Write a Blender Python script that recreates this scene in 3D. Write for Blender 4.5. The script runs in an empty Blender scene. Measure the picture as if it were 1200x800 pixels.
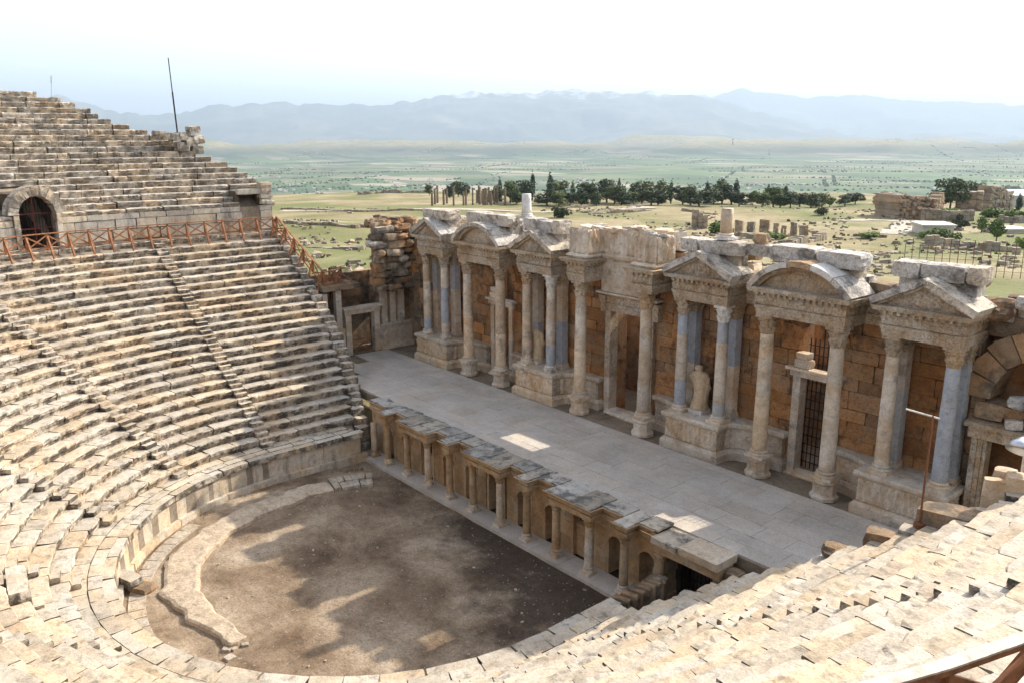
import bpy, math, random
import numpy as np
from mathutils import Matrix, Vector

# ------------------------------------------------------------------ camera
FPX, YAW, PIT, ROLL = 967.803, 0.87343, 0.24251, -0.00555
CAM = np.array([34.061, -26.565, 21.154])
sc = bpy.context.scene
_fw = np.array([-math.sin(YAW) * math.cos(PIT), math.cos(YAW) * math.cos(PIT), -math.sin(PIT)])
_r = np.array([math.cos(YAW), math.sin(YAW), 0.0])
_u = np.cross(_r, _fw)
_r, _u = _r * math.cos(ROLL) + _u * math.sin(ROLL), -_r * math.sin(ROLL) + _u * math.cos(ROLL)
cd = bpy.data.cameras.new('camera')
cam = bpy.data.objects.new('camera', cd)
sc.collection.objects.link(cam)
cd.sensor_width = 36.0
cd.lens = FPX / 1200 * 36
cd.clip_start, cd.clip_end = 0.1, 200000
cam.matrix_world = Matrix(((_r[0], _u[0], -_fw[0], CAM[0]), (_r[1], _u[1], -_fw[1], CAM[1]), (_r[2], _u[2], -_fw[2], CAM[2]), (0, 0, 0, 1)))
sc.camera = cam

# ------------------------------------------------------------------ sky, sun, exposure
SUN_EL, SUN_AZ = math.radians(35.5), math.atan(0.10)      # azimuth from +Y towards +X
world = bpy.data.worlds.new('World')
sc.world = world
world.use_nodes = True
wn = world.node_tree
bg = wn.nodes['Background']
sky = wn.nodes.new('ShaderNodeTexSky')
sky.sky_type = 'NISHITA'
sky.sun_disc = False
sky.sun_elevation = SUN_EL
sky.sun_rotation = SUN_AZ
sky.altitude = 400
sky.air_density = 0.75
sky.dust_density = 2.2
sky.ozone_density = 0.4
pale = wn.nodes.new('ShaderNodeHueSaturation')          # a hazy, whitish sky
pale.inputs['Saturation'].default_value = 0.5
wn.links.new(sky.outputs[0], pale.inputs['Color'])
wn.links.new(pale.outputs[0], bg.inputs['Color'])
bg.inputs['Strength'].default_value = 0.142
sd = bpy.data.lights.new('sun', 'SUN')
sd.energy = 2.55
sd.angle = math.radians(0.55)
sd.color = (1.0, 0.92, 0.80)
sun = bpy.data.objects.new('sun', sd)
sc.collection.objects.link(sun)
SUNV = Vector((math.sin(SUN_AZ) * math.cos(SUN_EL), math.cos(SUN_AZ) * math.cos(SUN_EL), math.sin(SUN_EL)))
sun.rotation_euler = (-SUNV).to_track_quat('-Z', 'Y').to_euler()
sun.location = (20, 60, 60)
sc.view_settings.view_transform = 'Standard'
sc.view_settings.look = 'None'
sc.view_settings.gamma = 1.0
sc.view_settings.use_curve_mapping = False
sc.view_settings.exposure = 1.62
sc.cycles.max_bounces = 5
sc.cycles.diffuse_bounces = 3
sc.cycles.glossy_bounces = 1
sc.cycles.volume_bounces = 0
sc.cycles.use_denoising = True
sc.cycles.use_adaptive_sampling = True
sc.cycles.adaptive_threshold = 0.025

# ------------------------------------------------------------------ helpers
rnd = random.Random(11)
nrs = np.random.RandomState(5)
WM = {}
COL = sc.collection


def U(a, b):
    return rnd.uniform(a, b)


def ray(px, py):
    return _fw + _r * (px - 600) / FPX - _u * (py - 400) / FPX


def at_z(px, py, z):
    d = ray(px, py)
    return CAM + d * (z - CAM[2]) / d[2]


def at_y(px, py, y):
    d = ray(px, py)
    return CAM + d * (y - CAM[1]) / d[1]


def to_px(p):
    d = np.asarray(p, float) - CAM
    z = d @ _fw
    if z < 0.3:
        return None
    return 600 + FPX * (d @ _r) / z, 400 - FPX * (d @ _u) / z, z


def link(o, parent=None, W=None):
    COL.objects.link(o)
    W = W if W is not None else Matrix.Identity(4)
    if parent is not None:
        o.parent = parent
        o.matrix_local = WM[parent.name].inverted() @ W
    else:
        o.matrix_local = W
    WM[o.name] = W
    return o


def tag(o, label=None, cat=None, group=None, kind=None):
    if label:
        o['label'] = label
    if cat:
        o['category'] = cat
    if group:
        o['group'] = group
    if kind:
        o['kind'] = kind
    return o


def thing(name, loc, label, cat, group=None):
    o = bpy.data.objects.new(name, None)
    o.empty_display_size = 0.3
    link(o, None, Matrix.Translation(Vector(loc)))
    return tag(o, label, cat, group)


class MB:
    """collects vertices and faces of one mesh"""

    def __init__(s):
        s.v, s.f, s.n = [], [], 0

    def add(s, v, f):
        v = np.asarray(v, float).reshape(-1, 3)
        s.v.append(v)
        n = s.n
        s.f += [tuple(i + n for i in q) for q in f]
        s.n += len(v)
        return s

    def box(s, x0, x1, y0, y1, z0, z1, j=0.0):
        v = np.array([(x, y, z) for z in (z0, z1) for y in (y0, y1) for x in (x0, x1)], float)
        if j:
            v += nrs.uniform(-j, j, v.shape)
        return s.add(v, [(0, 2, 3, 1), (4, 5, 7, 6), (0, 1, 5, 4), (2, 6, 7, 3), (0, 4, 6, 2), (1, 3, 7, 5)])

    def bar(s, a, b, w, h=None):
        a, b = Vector(a), Vector(b)
        d = (b - a).normalized()
        up = Vector((0, 0, 1)) if abs(d.z) < 0.95 else Vector((0, 1, 0))
        sx = d.cross(up).normalized()
        sy = sx.cross(d)
        h = h or w
        v = []
        for p in (a, b):
            for i, k in ((-1, -1), (1, -1), (1, 1), (-1, 1)):
                v.append(tuple(p + sx * i * w / 2 + sy * k * h / 2))
        return s.add(v, [(3, 2, 1, 0), (4, 5, 6, 7), (0, 1, 5, 4), (1, 2, 6, 5), (2, 3, 7, 6), (3, 0, 4, 7)])

    def build(s, name, mat, parent=None, smooth=False, recenter=True):
        v = np.concatenate(s.v) if s.v else np.zeros((0, 3))
        c = np.zeros(3)
        if recenter and len(v):
            c = np.array([(v[:, 0].min() + v[:, 0].max()) / 2, (v[:, 1].min() + v[:, 1].max()) / 2, v[:, 2].min()])
        me = bpy.data.meshes.new(name)
        me.from_pydata((v - c).tolist(), [], s.f)
        me.materials.append(mat)
        if smooth:
            me.polygons.foreach_set('use_smooth', [True] * len(me.polygons))
        me.update()
        o = bpy.data.objects.new(name, me)
        return link(o, parent, Matrix.Translation(Vector(c)))


def lathe(prof, n=20, cx=0, cy=0, jit=0.0, mod=None, rot=0.0):
    v, f = [], []
    for k, (r, z) in enumerate(prof):
        for i in range(n):
            a = 2 * math.pi * i / n + rot
            rr = r * (1 + (U(-jit, jit) if jit else 0))
            if mod:
                rr += mod(a, k)
            v.append((cx + rr * math.cos(a), cy + rr * math.sin(a), z))
    m = len(prof)
    for k in range(m - 1):
        for i in range(n):
            j = (i + 1) % n
            f.append((k * n + i, k * n + j, (k + 1) * n + j, (k + 1) * n + i))
    f.append(tuple(range(n - 1, -1, -1)))
    f.append(tuple((m - 1) * n + i for i in range(n)))
    return v, f


def sweep(path, prof, sub=0.0, jit=0.0, caps=True, jz=0.0):
    """profile (outward offset, z) swept along an open xy path; outward is the right-hand side of travel"""
    pts = [np.array(p, float) for p in path]
    if sub:
        q = []
        for a, b in zip(pts[:-1], pts[1:]):
            n = max(1, int(np.linalg.norm(b - a) / sub))
            q += [a + (b - a) * k / n for k in range(n)]
        pts = q + [pts[-1]]
    n = len(pts)
    nr = []
    for i in range(n):
        ds = []
        if i > 0:
            ds.append(pts[i] - pts[i - 1])
        if i < n - 1:
            ds.append(pts[i + 1] - pts[i])
        ns = [np.array([d[1], -d[0]]) / max(1e-9, np.linalg.norm(d)) for d in ds]
        m = sum(ns)
        L = np.linalg.norm(m)
        m = m / L if L > 1e-6 else ns[0]
        nr.append(m / max(0.35, float(m @ ns[0])))
    m = len(prof)
    v, f = [], []
    for i in range(n):
        for o, z in prof:
            q = pts[i] + nr[i] * (o + (U(-jit, jit) if jit else 0))
            v.append((q[0], q[1], z + (U(-jz, jz) if jz else 0)))
    for i in range(n - 1):
        for k in range(m - 1):
            f.append((i * m + k, (i + 1) * m + k, (i + 1) * m + k + 1, i * m + k + 1))
    if caps:
        f.append(tuple(i * m + m - 1 for i in range(n)))
        f.append(tuple(i * m for i in range(n - 1, -1, -1)))
        f.append(tuple(range(m - 1, -1, -1)))
        f.append(tuple((n - 1) * m + k for k in range(m)))
    return v, f


def arch_panel(xa, xb, cx, hw, z0, zs, z1, y0, y1, seg=10):
    """wall panel with a round-headed opening; front face y0, back y1"""
    A = [(cx - hw, z0), (cx - hw, zs)] + [(cx - hw * math.cos(math.pi * k / seg), zs + hw * math.sin(math.pi * k / seg)) for k in range(1, seg)] + [(cx + hw, zs), (cx + hw, z0)]
    B = [(xa, z0), (xa, zs)] + [(xa + (xb - xa) * k / seg, z1) for k in range(1, seg)] + [(xb, zs), (xb, z0)]
    B[2] = (xa, z1)
    B[-3] = (xb, z1)
    n = len(A)
    v = [(x, y0, z) for x, z in A] + [(x, y0, z) for x, z in B] + [(x, y1, z) for x, z in A] + [(x, y1, z) for x, z in B]
    f = []
    for i in range(n - 1):
        f.append((i, i + 1, n + i + 1, n + i))
        f.append((i, 2 * n + i, 2 * n + i + 1, i + 1))
        f.append((n + i, n + i + 1, 3 * n + i + 1, 3 * n + i))
        f.append((2 * n + i, 3 * n + i, 3 * n + i + 1, 2 * n + i + 1))
    return v, f


def ring_stone(c, r0, r1, a0, a1, y0, y1, jit=0.02, seg=2):
    """a voussoir in the xz plane round c=(x,z), angles in radians"""
    v, f = [], []
    for k in range(seg + 1):
        a = a0 + (a1 - a0) * k / seg
        for rr in (r0, r1):
            for y in (y0, y1):
                v.append((c[0] + rr * math.cos(a) + U(-jit, jit), y + U(-jit, jit), c[1] + rr * math.sin(a) + U(-jit, jit)))
    for k in range(seg):
        b = k * 4
        f += [(b, b + 4, b + 6, b + 2), (b + 1, b + 3, b + 7, b + 5), (b, b + 1, b + 5, b + 4), (b + 2, b + 6, b + 7, b + 3)]
    f += [(0, 2, 3, 1), (seg * 4, seg * 4 + 1, seg * 4 + 3, seg * 4 + 2)]
    return v, f


# unit rough stones: a cube cut 2x2x2 (or finer) with worn corners
def rough_cube(seed, n=(2, 2, 2), worn=0.10, jit=0.03, rounder=1.0):
    rs = np.random.RandomState(seed)
    idx, v, f = {}, [], []

    def vid(i, j, k):
        key = (i, j, k)
        if key not in idx:
            p = np.array([i / n[0] - .5, j / n[1] - .5, k / n[2] - .5])
            ext = (np.abs(p) > 0.499).sum()
            w = {1: 0, 2: worn * 0.45, 3: worn}[max(1, ext)] * rs.uniform(0.4, 1.5) * rounder
            p = p * (1 - w) + rs.uniform(-jit, jit, 3)
            idx[key] = len(v)
            v.append(p)
        return idx[key]

    for ax in range(3):
        a, b = [(1, 2), (2, 0), (0, 1)][ax]
        for side in (0, 1):
            for i in range(n[a]):
                for j in range(n[b]):
                    q = []
                    for di, dj in ((0, 0), (1, 0), (1, 1), (0, 1)):
                        t = [0, 0, 0]
                        t[ax] = side * n[ax]
                        t[a] = i + di
                        t[b] = j + dj
                        q.append(vid(*t))
                    f.append(tuple(q if side else q[::-1]))
    return np.array(v), f


ROUGH = [rough_cube(s) for s in range(12)]
CRISP = [rough_cube(40 + s, worn=0.035, jit=0.012) for s in range(8)]
FLAT = [rough_cube(60 + s, worn=0.010, jit=0.003) for s in range(6)]
BOULD = [rough_cube(80 + s, n=(3, 3, 3), worn=0.34, jit=0.05) for s in range(10)]
_mesh_cache = {}


def vmesh(key, vf, mat):
    k = (key, mat.name)
    if k not in _mesh_cache:
        me = bpy.data.meshes.new(key)
        me.from_pydata(vf[0].tolist(), [], vf[1])
        me.materials.append(mat)
        _mesh_cache[k] = me
    return _mesh_cache[k]


def TRS(loc, size, rz=0.0, tilt=0.0):
    M = Matrix.Translation(Vector(loc)) @ Matrix.Rotation(rz, 4, 'Z')
    if tilt:
        M = M @ Matrix.Rotation(U(-tilt, tilt), 4, 'X') @ Matrix.Rotation(U(-tilt, tilt), 4, 'Y')
    return M @ Matrix.Diagonal((size[0], size[1], size[2], 1))


def place(parent, name, items, mat, limit=300, rest=None):
    """items: (matrix, variant list, variant index, key). The ones that show largest become objects, the rest one stuff part"""
    sized = []
    for it in items:
        M = it[0]
        p = to_px(M.translation)
        s = 0
        if p:
            sx = [M.col[i].to_3d().length for i in range(3)]
            inside = 1.0 if (-30 < p[0] < 1230 and -30 < p[1] < 830) else 0.001
            s = inside * (sx[0] * sx[1] + sx[0] * sx[2] + sx[1] * sx[2]) / p[2] ** 2
        sized.append((s, it))
    sized.sort(key=lambda q: -q[0])
    for s, (M, var, k, key) in sized[:limit]:
        o = bpy.data.objects.new(name, vmesh(key + str(k), var[k], mat))
        link(o, parent, M)
    if len(sized) > limit:
        mb = MB()
        for s, (M, var, k, key) in sized[limit:]:
            A = np.array(M)
            mb.add(var[k][0] @ A[:3, :3].T + A[:3, 3], var[k][1])
        o = mb.build(rest or name + '_mass', mat, parent)
        o['kind'] = 'stuff'


# ------------------------------------------------------------------ materials
def nd(nt, t, **kw):
    n = nt.nodes.new(t)
    for k, val in kw.items():
        if hasattr(n, k) and not isinstance(val, dict):
            setattr(n, k, val)
    return n


def ramp(nt, fac, stops):
    n = nd(nt, 'ShaderNodeValToRGB')
    e = n.color_ramp.elements
    while len(e) < len(stops):
        e.new(0.5)
    for q, (p, c) in zip(e, stops):
        q.position = p
        q.color = (c[0], c[1], c[2], 1) if not isinstance(c, (int, float)) else (c, c, c, 1)
    nt.links.new(fac, n.inputs[0])
    return n.outputs[0]


def noise(nt, vec, scale, detail=6, rough=0.6, dist=0.0):
    n = nd(nt, 'ShaderNodeTexNoise')
    n.inputs['Scale'].default_value = scale
    n.inputs['Detail'].default_value = detail
    n.inputs['Roughness'].default_value = rough
    n.inputs['Distortion'].default_value = dist
    nt.links.new(vec, n.inputs['Vector'])
    return n.outputs[0]


def mix(nt, fac, a, b, mode='MIX'):
    n = nd(nt, 'ShaderNodeMix')
    n.data_type = 'RGBA'
    n.blend_type = mode
    n.clamp_factor = True
    for s, val in ((n.inputs[0], fac), (n.inputs[6], a), (n.inputs[7], b)):
        if isinstance(val, bpy.types.NodeSocket):
            nt.links.new(val, s)
        elif isinstance(val, (int, float)):
            s.default_value = val if s == n.inputs[0] else (val, val, val, 1)
        else:
            s.default_value = (val[0], val[1], val[2], 1)
    return n.outputs[2]


def math_(nt, op, a, b=0.5):
    n = nd(nt, 'ShaderNodeMath')
    n.operation = op
    for s, val in zip(n.inputs, (a, b)):
        if isinstance(val, bpy.types.NodeSocket):
            nt.links.new(val, s)
        else:
            s.default_value = val
    return n.outputs[0]


def base_mat(name, rough=0.9):
    m = bpy.data.materials.new(name)
    m.use_nodes = True
    nt = m.node_tree
    b = nt.nodes['Principled BSDF']
    b.inputs['Roughness'].default_value = rough
    b.inputs['Specular IOR Level'].default_value = 0.25
    return m, nt, b


def bump(nt, b, h, strength=0.4, dist=0.05):
    n = nd(nt, 'ShaderNodeBump')
    n.inputs['Strength'].default_value = strength
    n.inputs['Distance'].default_value = dist
    nt.links.new(h, n.inputs['Height'])
    nt.links.new(n.outputs[0], b.inputs['Normal'])


def stone(name, c0, c1, c2, scale=0.5, stain=(0.05, 0.045, 0.04), samt=0.7, sscale=0.9, slo=0.52, shi=0.66,
          warm=None, wamt=0.5, wscale=0.35, var=0.25, bstr=0.5, bscale=5.0, streak=False, rough=0.9, crust=0.0, pits=0.25, bdist=0.06, mott=1.0, tints=1.0, speck=0.0, spcol=(0.10, 0.065, 0.035)):
    m, nt, b = base_mat(name, rough)
    geo = nd(nt, 'ShaderNodeNewGeometry')
    oi = nd(nt, 'ShaderNodeObjectInfo')
    pos = geo.outputs['Position']
    isl = math_(nt, 'FRACT', math_(nt, 'ADD', math_(nt, 'MULTIPLY', geo.outputs['Random Per Island'], 7.31), math_(nt, 'MULTIPLY', oi.outputs['Random'], 13.7)))
    n1 = noise(nt, pos, scale, 5, 0.65, 0.3)
    col = ramp(nt, n1, [(0.28, c0), (0.5, c1), (0.72, c2)])
    if warm:
        nw = noise(nt, pos, wscale, 4, 0.6, 0.6)
        fw = math_(nt, 'MULTIPLY', ramp(nt, nw, [(0.42, 0.0), (0.62, 1.0)]), wamt)
        col = mix(nt, fw, col, warm)
    val = ramp(nt, isl, [(0.0, 1 - var), (0.55, 1.0), (1.0, 1 + var * 0.6)])
    col = mix(nt, 1.0, col, val, 'MULTIPLY')
    # a few blocks warmer, a few greyer
    h = math_(nt, 'FRACT', math_(nt, 'MULTIPLY', isl, 5.17))
    tint = ramp(nt, h, [(0.0, (1.06, 0.98, 0.86)), (0.35, (1, 1, 1)), (0.75, (0.97, 0.99, 1.02)), (1.0, (1.08, 0.97, 0.84))])
    col = mix(nt, tints, col, tint, 'MULTIPLY')
    if streak:
        mp = nd(nt, 'ShaderNodeMapping')
        mp.inputs['Scale'].default_value = (1.0, 1.0, 0.28)
        nt.links.new(pos, mp.inputs['Vector'])
        svec = mp.outputs[0]
    else:
        svec = pos
    n2 = noise(nt, svec, sscale, 6, 0.72, 0.2)
    fs = math_(nt, 'MULTIPLY', ramp(nt, n2, [(slo, 0.0), (shi, 1.0)]), samt)
    col = mix(nt, fs, col, stain)
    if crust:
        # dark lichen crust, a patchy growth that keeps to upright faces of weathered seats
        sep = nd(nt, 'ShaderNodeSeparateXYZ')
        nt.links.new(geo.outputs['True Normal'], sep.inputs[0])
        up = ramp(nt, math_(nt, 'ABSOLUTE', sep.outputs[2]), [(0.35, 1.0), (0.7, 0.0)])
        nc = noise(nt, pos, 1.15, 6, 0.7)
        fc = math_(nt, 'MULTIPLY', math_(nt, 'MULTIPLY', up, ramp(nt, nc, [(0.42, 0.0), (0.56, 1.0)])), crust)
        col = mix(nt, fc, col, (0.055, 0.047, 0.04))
    if speck:
        ns = noise(nt, pos, 8.0, 3, 0.66)
        col = mix(nt, math_(nt, 'MULTIPLY', ramp(nt, ns, [(0.50, 0.0), (0.60, 1.0)]), speck), col, spcol)
    nm = noise(nt, pos, 3.1, 4, 0.72)
    col = mix(nt, 1.0, col, ramp(nt, nm, [(0.28, 1 - 0.30 * mott), (0.48, 1.0), (0.75, 1 + 0.13 * mott)]), 'MULTIPLY')
    n3 = noise(nt, pos, 14.0, 2, 0.7)
    col = mix(nt, 1.0, col, ramp(nt, n3, [(0.25, 0.72), (0.5, 1.0), (0.8, 1.12)]), 'MULTIPLY')
    nt.links.new(col, b.inputs['Base Color'])
    nb = noise(nt, pos, bscale, 4, 0.7)
    hgt = nb
    if pits:
        vo = nd(nt, 'ShaderNodeTexVoronoi')
        vo.inputs['Scale'].default_value = 9.0
        nt.links.new(pos, vo.inputs['Vector'])
        pit = ramp(nt, vo.outputs['Distance'], [(0.05, 0.0), (0.25, 1.0)])
        hgt = math_(nt, 'ADD', nb, math_(nt, 'MULTIPLY', pit, pits))
    bump(nt, b, hgt, bstr, bdist)
    return m


def plain(name, c, rough=0.7, metal=0.0, var=0.2, sc_=3.0):
    m, nt, b = base_mat(name, rough)
    geo = nd(nt, 'ShaderNodeNewGeometry')
    n1 = noise(nt, geo.outputs['Position'], sc_, 6, 0.65)
    d = [x * (1 - var) for x in c]
    l = [min(1, x * (1 + var)) for x in c]
    nt.links.new(ramp(nt, n1, [(0.3, d), (0.7, l)]), b.inputs['Base Color'])
    b.inputs['Metallic'].default_value = metal
    bump(nt, b, n1, 0.2, 0.02)
    return m


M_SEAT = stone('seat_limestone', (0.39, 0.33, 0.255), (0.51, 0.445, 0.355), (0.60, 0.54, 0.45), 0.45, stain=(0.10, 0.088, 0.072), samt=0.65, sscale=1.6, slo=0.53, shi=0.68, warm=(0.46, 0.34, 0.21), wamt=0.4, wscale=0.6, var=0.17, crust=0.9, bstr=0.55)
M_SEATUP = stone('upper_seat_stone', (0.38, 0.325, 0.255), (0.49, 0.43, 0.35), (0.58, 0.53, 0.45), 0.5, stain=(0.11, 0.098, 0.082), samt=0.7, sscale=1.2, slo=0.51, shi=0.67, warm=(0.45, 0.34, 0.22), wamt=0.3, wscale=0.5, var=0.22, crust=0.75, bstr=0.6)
M_EARTH = stone('packed_earth', (0.20, 0.155, 0.11), (0.27, 0.215, 0.155), (0.34, 0.28, 0.21), 0.8, samt=0.3, var=0.05, bstr=0.6, bscale=8)
M_WALLORC = stone('orchestra_wall_marble', (0.42, 0.36, 0.28), (0.55, 0.49, 0.40), (0.63, 0.58, 0.49), 0.5, stain=(0.16, 0.145, 0.125), samt=0.75, sscale=1.6, slo=0.52, shi=0.70, warm=(0.52, 0.35, 0.18), wamt=0.55, wscale=0.5, var=0.16, bstr=0.3, streak=True)
M_RING = stone('orchestra_curb_stone', (0.34, 0.28, 0.21), (0.44, 0.37, 0.285), (0.52, 0.45, 0.355), 1.6, stain=(0.12, 0.10, 0.08), samt=0.5, sscale=2.2, slo=.52, shi=.66, var=0.12, bstr=1.0, bscale=3.0, speck=.3, spcol=(.2,.16,.12))
M_MARBLE = stone('weathered_marble', (0.50, 0.40, 0.285), (0.68, 0.59, 0.475), (0.78, 0.715, 0.62), 0.8, stain=(0.20, 0.16, 0.125), samt=0.7, sscale=0.8, slo=0.54, shi=0.68, warm=(0.47, 0.31, 0.17), wamt=0.6, wscale=0.6, var=0.16, bstr=0.35)
M_MARBLEW = stone('pale_restored_marble', (0.56, 0.52, 0.46), (0.66, 0.62, 0.56), (0.72, 0.69, 0.64), 0.6, samt=0.25, slo=0.6, shi=0.75, var=0.1, bstr=0.25)
M_BLUE = stone('blue_grey_marble', (0.33, 0.345, 0.365), (0.42, 0.435, 0.455), (0.50, 0.51, 0.525), 1.2, samt=0.2, slo=0.6, shi=0.75, var=0.1, bstr=0.2, pits=0.05)
M_CARVE = stone('carved_entablature_marble', (0.45, 0.345, 0.23), (0.63, 0.53, 0.405), (0.72, 0.65, 0.55), 0.8, stain=(0.25, 0.19, 0.13), samt=0.5, sscale=1.4, slo=0.52, shi=0.66, warm=(0.46, 0.28, 0.13), wamt=0.6, wscale=0.5, var=0.14, bstr=1.0, bscale=6, bdist=0.16, speck=0.34)
M_PARAPET = stone('lichened_parapet_marble', (0.43, 0.38, 0.32), (0.60, 0.54, 0.465), (0.70, 0.65, 0.58), 0.7, stain=(0.09, 0.085, 0.08), samt=0.75, sscale=1.1, slo=0.50, shi=0.62, var=0.14, bstr=1.0, bscale=4, bdist=0.14, speck=0.35, spcol=(0.20, 0.15, 0.10))
M_ORANGE = stone('orange_travertine', (0.28, 0.115, 0.042), (0.42, 0.20, 0.075), (0.50, 0.28, 0.125), 0.5, stain=(0.085, 0.055, 0.035), samt=0.75, sscale=0.8, slo=0.52, shi=0.64, warm=(0.40, 0.285, 0.18), wamt=0.65, wscale=0.55, var=0.34, speck=0.3, bstr=0.6)
M_RUBBLE = stone('dark_rubble_stone', (0.20, 0.14, 0.085), (0.31, 0.22, 0.135), (0.42, 0.33, 0.23), 0.5, stain=(0.08, 0.072, 0.06), samt=0.8, sscale=0.7, slo=0.46, shi=0.60, warm=(0.38, 0.19, 0.075), wamt=0.7, wscale=0.4, var=0.3, bstr=0.9)
M_PULP = stone('pulpitum_stone', (0.35, 0.235, 0.13), (0.47, 0.345, 0.21), (0.55, 0.43, 0.29), 0.6, stain=(0.14, 0.10, 0.065), samt=0.55, sscale=1.1, slo=0.54, shi=0.68, warm=(0.44, 0.24, 0.10), wamt=0.6, wscale=0.5, var=0.15, bstr=0.6)
M_COPING = stone('dark_lichen_coping', (0.34, 0.305, 0.255), (0.44, 0.40, 0.34), (0.54, 0.495, 0.43), 0.8, stain=(0.105, 0.10, 0.088), samt=0.85, sscale=0.9, slo=0.48, shi=0.60, var=0.3, bstr=0.6)
M_PAVE = stone('stage_paving_stone', (0.46, 0.395, 0.32), (0.54, 0.475, 0.40), (0.61, 0.545, 0.47), 0.35, stain=(0.32, 0.275, 0.225), samt=0.4, sscale=0.45, slo=0.48, shi=0.66, var=0.08, bstr=0.15, pits=0.0, mott=0.35, tints=0.35)
M_DARK = plain('shade_toned_interior', (0.10, 0.075, 0.05), 0.95)  # stone coloured dark to stand for the shade inside passages
M_WOOD = plain('reddish_brown_timber', (0.27, 0.115, 0.05), 0.7, var=0.55, sc_=2.5)
M_WOODP = plain('sunlit_timber_top', (0.58, 0.49, 0.40), 0.7, var=0.4, sc_=5)  # pale tone stands for sunlight on the rail top
M_IRON = plain('dark_iron', (0.03, 0.026, 0.024), 0.5, 0.6)
M_REDIRON = plain('dark_red_painted_iron', (0.10, 0.022, 0.018), 0.5)
M_RUST = plain('rusty_iron', (0.20, 0.085, 0.04), 0.8, 0.2)
M_STEEL = plain('galvanised_steel', (0.6, 0.62, 0.65), 0.3, 0.8)

# ------------------------------------------------------------------ terrain
def _hash(i, j):
    h = np.sin(i * 127.1 + j * 311.7) * 43758.5453
    return h - np.floor(h)


def vnoise(x, y):
    i, j = np.floor(x), np.floor(y)
    fx, fy = x - i, y - j
    fx, fy = fx * fx * (3 - 2 * fx), fy * fy * (3 - 2 * fy)
    return (_hash(i, j) * (1 - fx) + _hash(i + 1, j) * fx) * (1 - fy) + (_hash(i, j + 1) * (1 - fx) + _hash(i + 1, j + 1) * fx) * fy


def fbm(x, y, o=5):
    s, a, t = 0, 0.5, 0
    for k in range(o):
        s = s + a * vnoise(x * 2 ** k + 17.3 * k, y * 2 ** k - 9.1 * k)
        t += a
        a *= 0.5
    return s / t


def sstep(a, b, x):
    t = np.clip((x - a) / (b - a), 0, 1)
    return t * t * (3 - 2 * t)


def terrain(x, y):
    x, y = np.asarray(x, float), np.asarray(y, float)
    d = np.hypot(x, y)
    az = np.arctan2(x, y)
    z = 2.6 - 0.031 * np.maximum(0, d - 40)
    z = np.maximum(z, -10.5)
    z = z + (fbm(x / 38, y / 38, 4) - 0.5) * 3.2 * sstep(30, 90, d)
    edge = 455 + 70 * (fbm(az * 6 + 5, az * 0 + 2, 3) - 0.5)
    z = z - 2.0 * sstep(edge - 60, edge, d) - 135 * sstep(edge, edge + 620, d)
    z = z + (fbm(x / 160, y / 160, 4) - 0.5) * 26 * sstep(edge, edge + 200, d) * (1 - sstep(1100, 1900, d))
    hills = sstep(6600, 8200, d) * (1 - sstep(10200, 12800, d))
    z = z + hills * (48 + 420 * np.abs(fbm(x / 1100, y / 1100, 5) - 0.5))
    # the hillside behind the seats
    R = np.hypot(x, y + 6.7)
    hill = (1 - sstep(-22, 2, y)) * sstep(33, 52, R) * 21 + (1 - sstep(-40, 0, y)) * np.clip((R - 52) * 0.16, 0, 60)
    z = z + hill * (1 - sstep(400, 700, d))
    ins = (1 - sstep(30, 34, R)) + (np.abs(x) < 27) * (y > -7) * (1 - sstep(12.5, 17, y))
    ins = np.clip(ins, 0, 1)
    return z * (1 - ins) + (-1.2) * ins


def on_ground(px, py):
    d = ray(px, py)
    ts = np.geomspace(45, 30000, 700)
    for _ in range(3):
        P = CAM[None, :] + d[None, :] * ts[:, None]
        hit = np.nonzero(P[:, 2] < terrain(P[:, 0], P[:, 1]))[0]
        if not len(hit):
            return CAM + d * 3000
        k = max(1, hit[0])
        ts = np.linspace(ts[k - 1], ts[k], 24)
    return CAM + d * ts[-1]


def at_x(px, py, x):
    d = ray(px, py)
    return CAM + d * (x - CAM[0]) / d[0]


radii = list(np.arange(0, 62, 2.0)) + list(np.geomspace(63, 40000, 190))
NA = 540
rr, aa = np.meshgrid(np.array(radii[1:]), np.linspace(0, 2 * math.pi, NA, endpoint=False), indexing='ij')
gx, gy = rr * np.sin(aa), rr * np.cos(aa)
gz = terrain(gx, gy)
gv = [(0, 0, -1.2)] + list(zip(gx.ravel().tolist(), gy.ravel().tolist(), gz.ravel().tolist()))
gf = [(0, 1 + (i + 1) % NA, 1 + i) for i in range(NA)]
for k in range(len(radii) - 2):
    for i in range(NA):
        j = (i + 1) % NA
        gf.append((1 + k * NA + i, 1 + k * NA + j, 1 + (k + 1) * NA + j, 1 + (k + 1) * NA + i))


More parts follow.
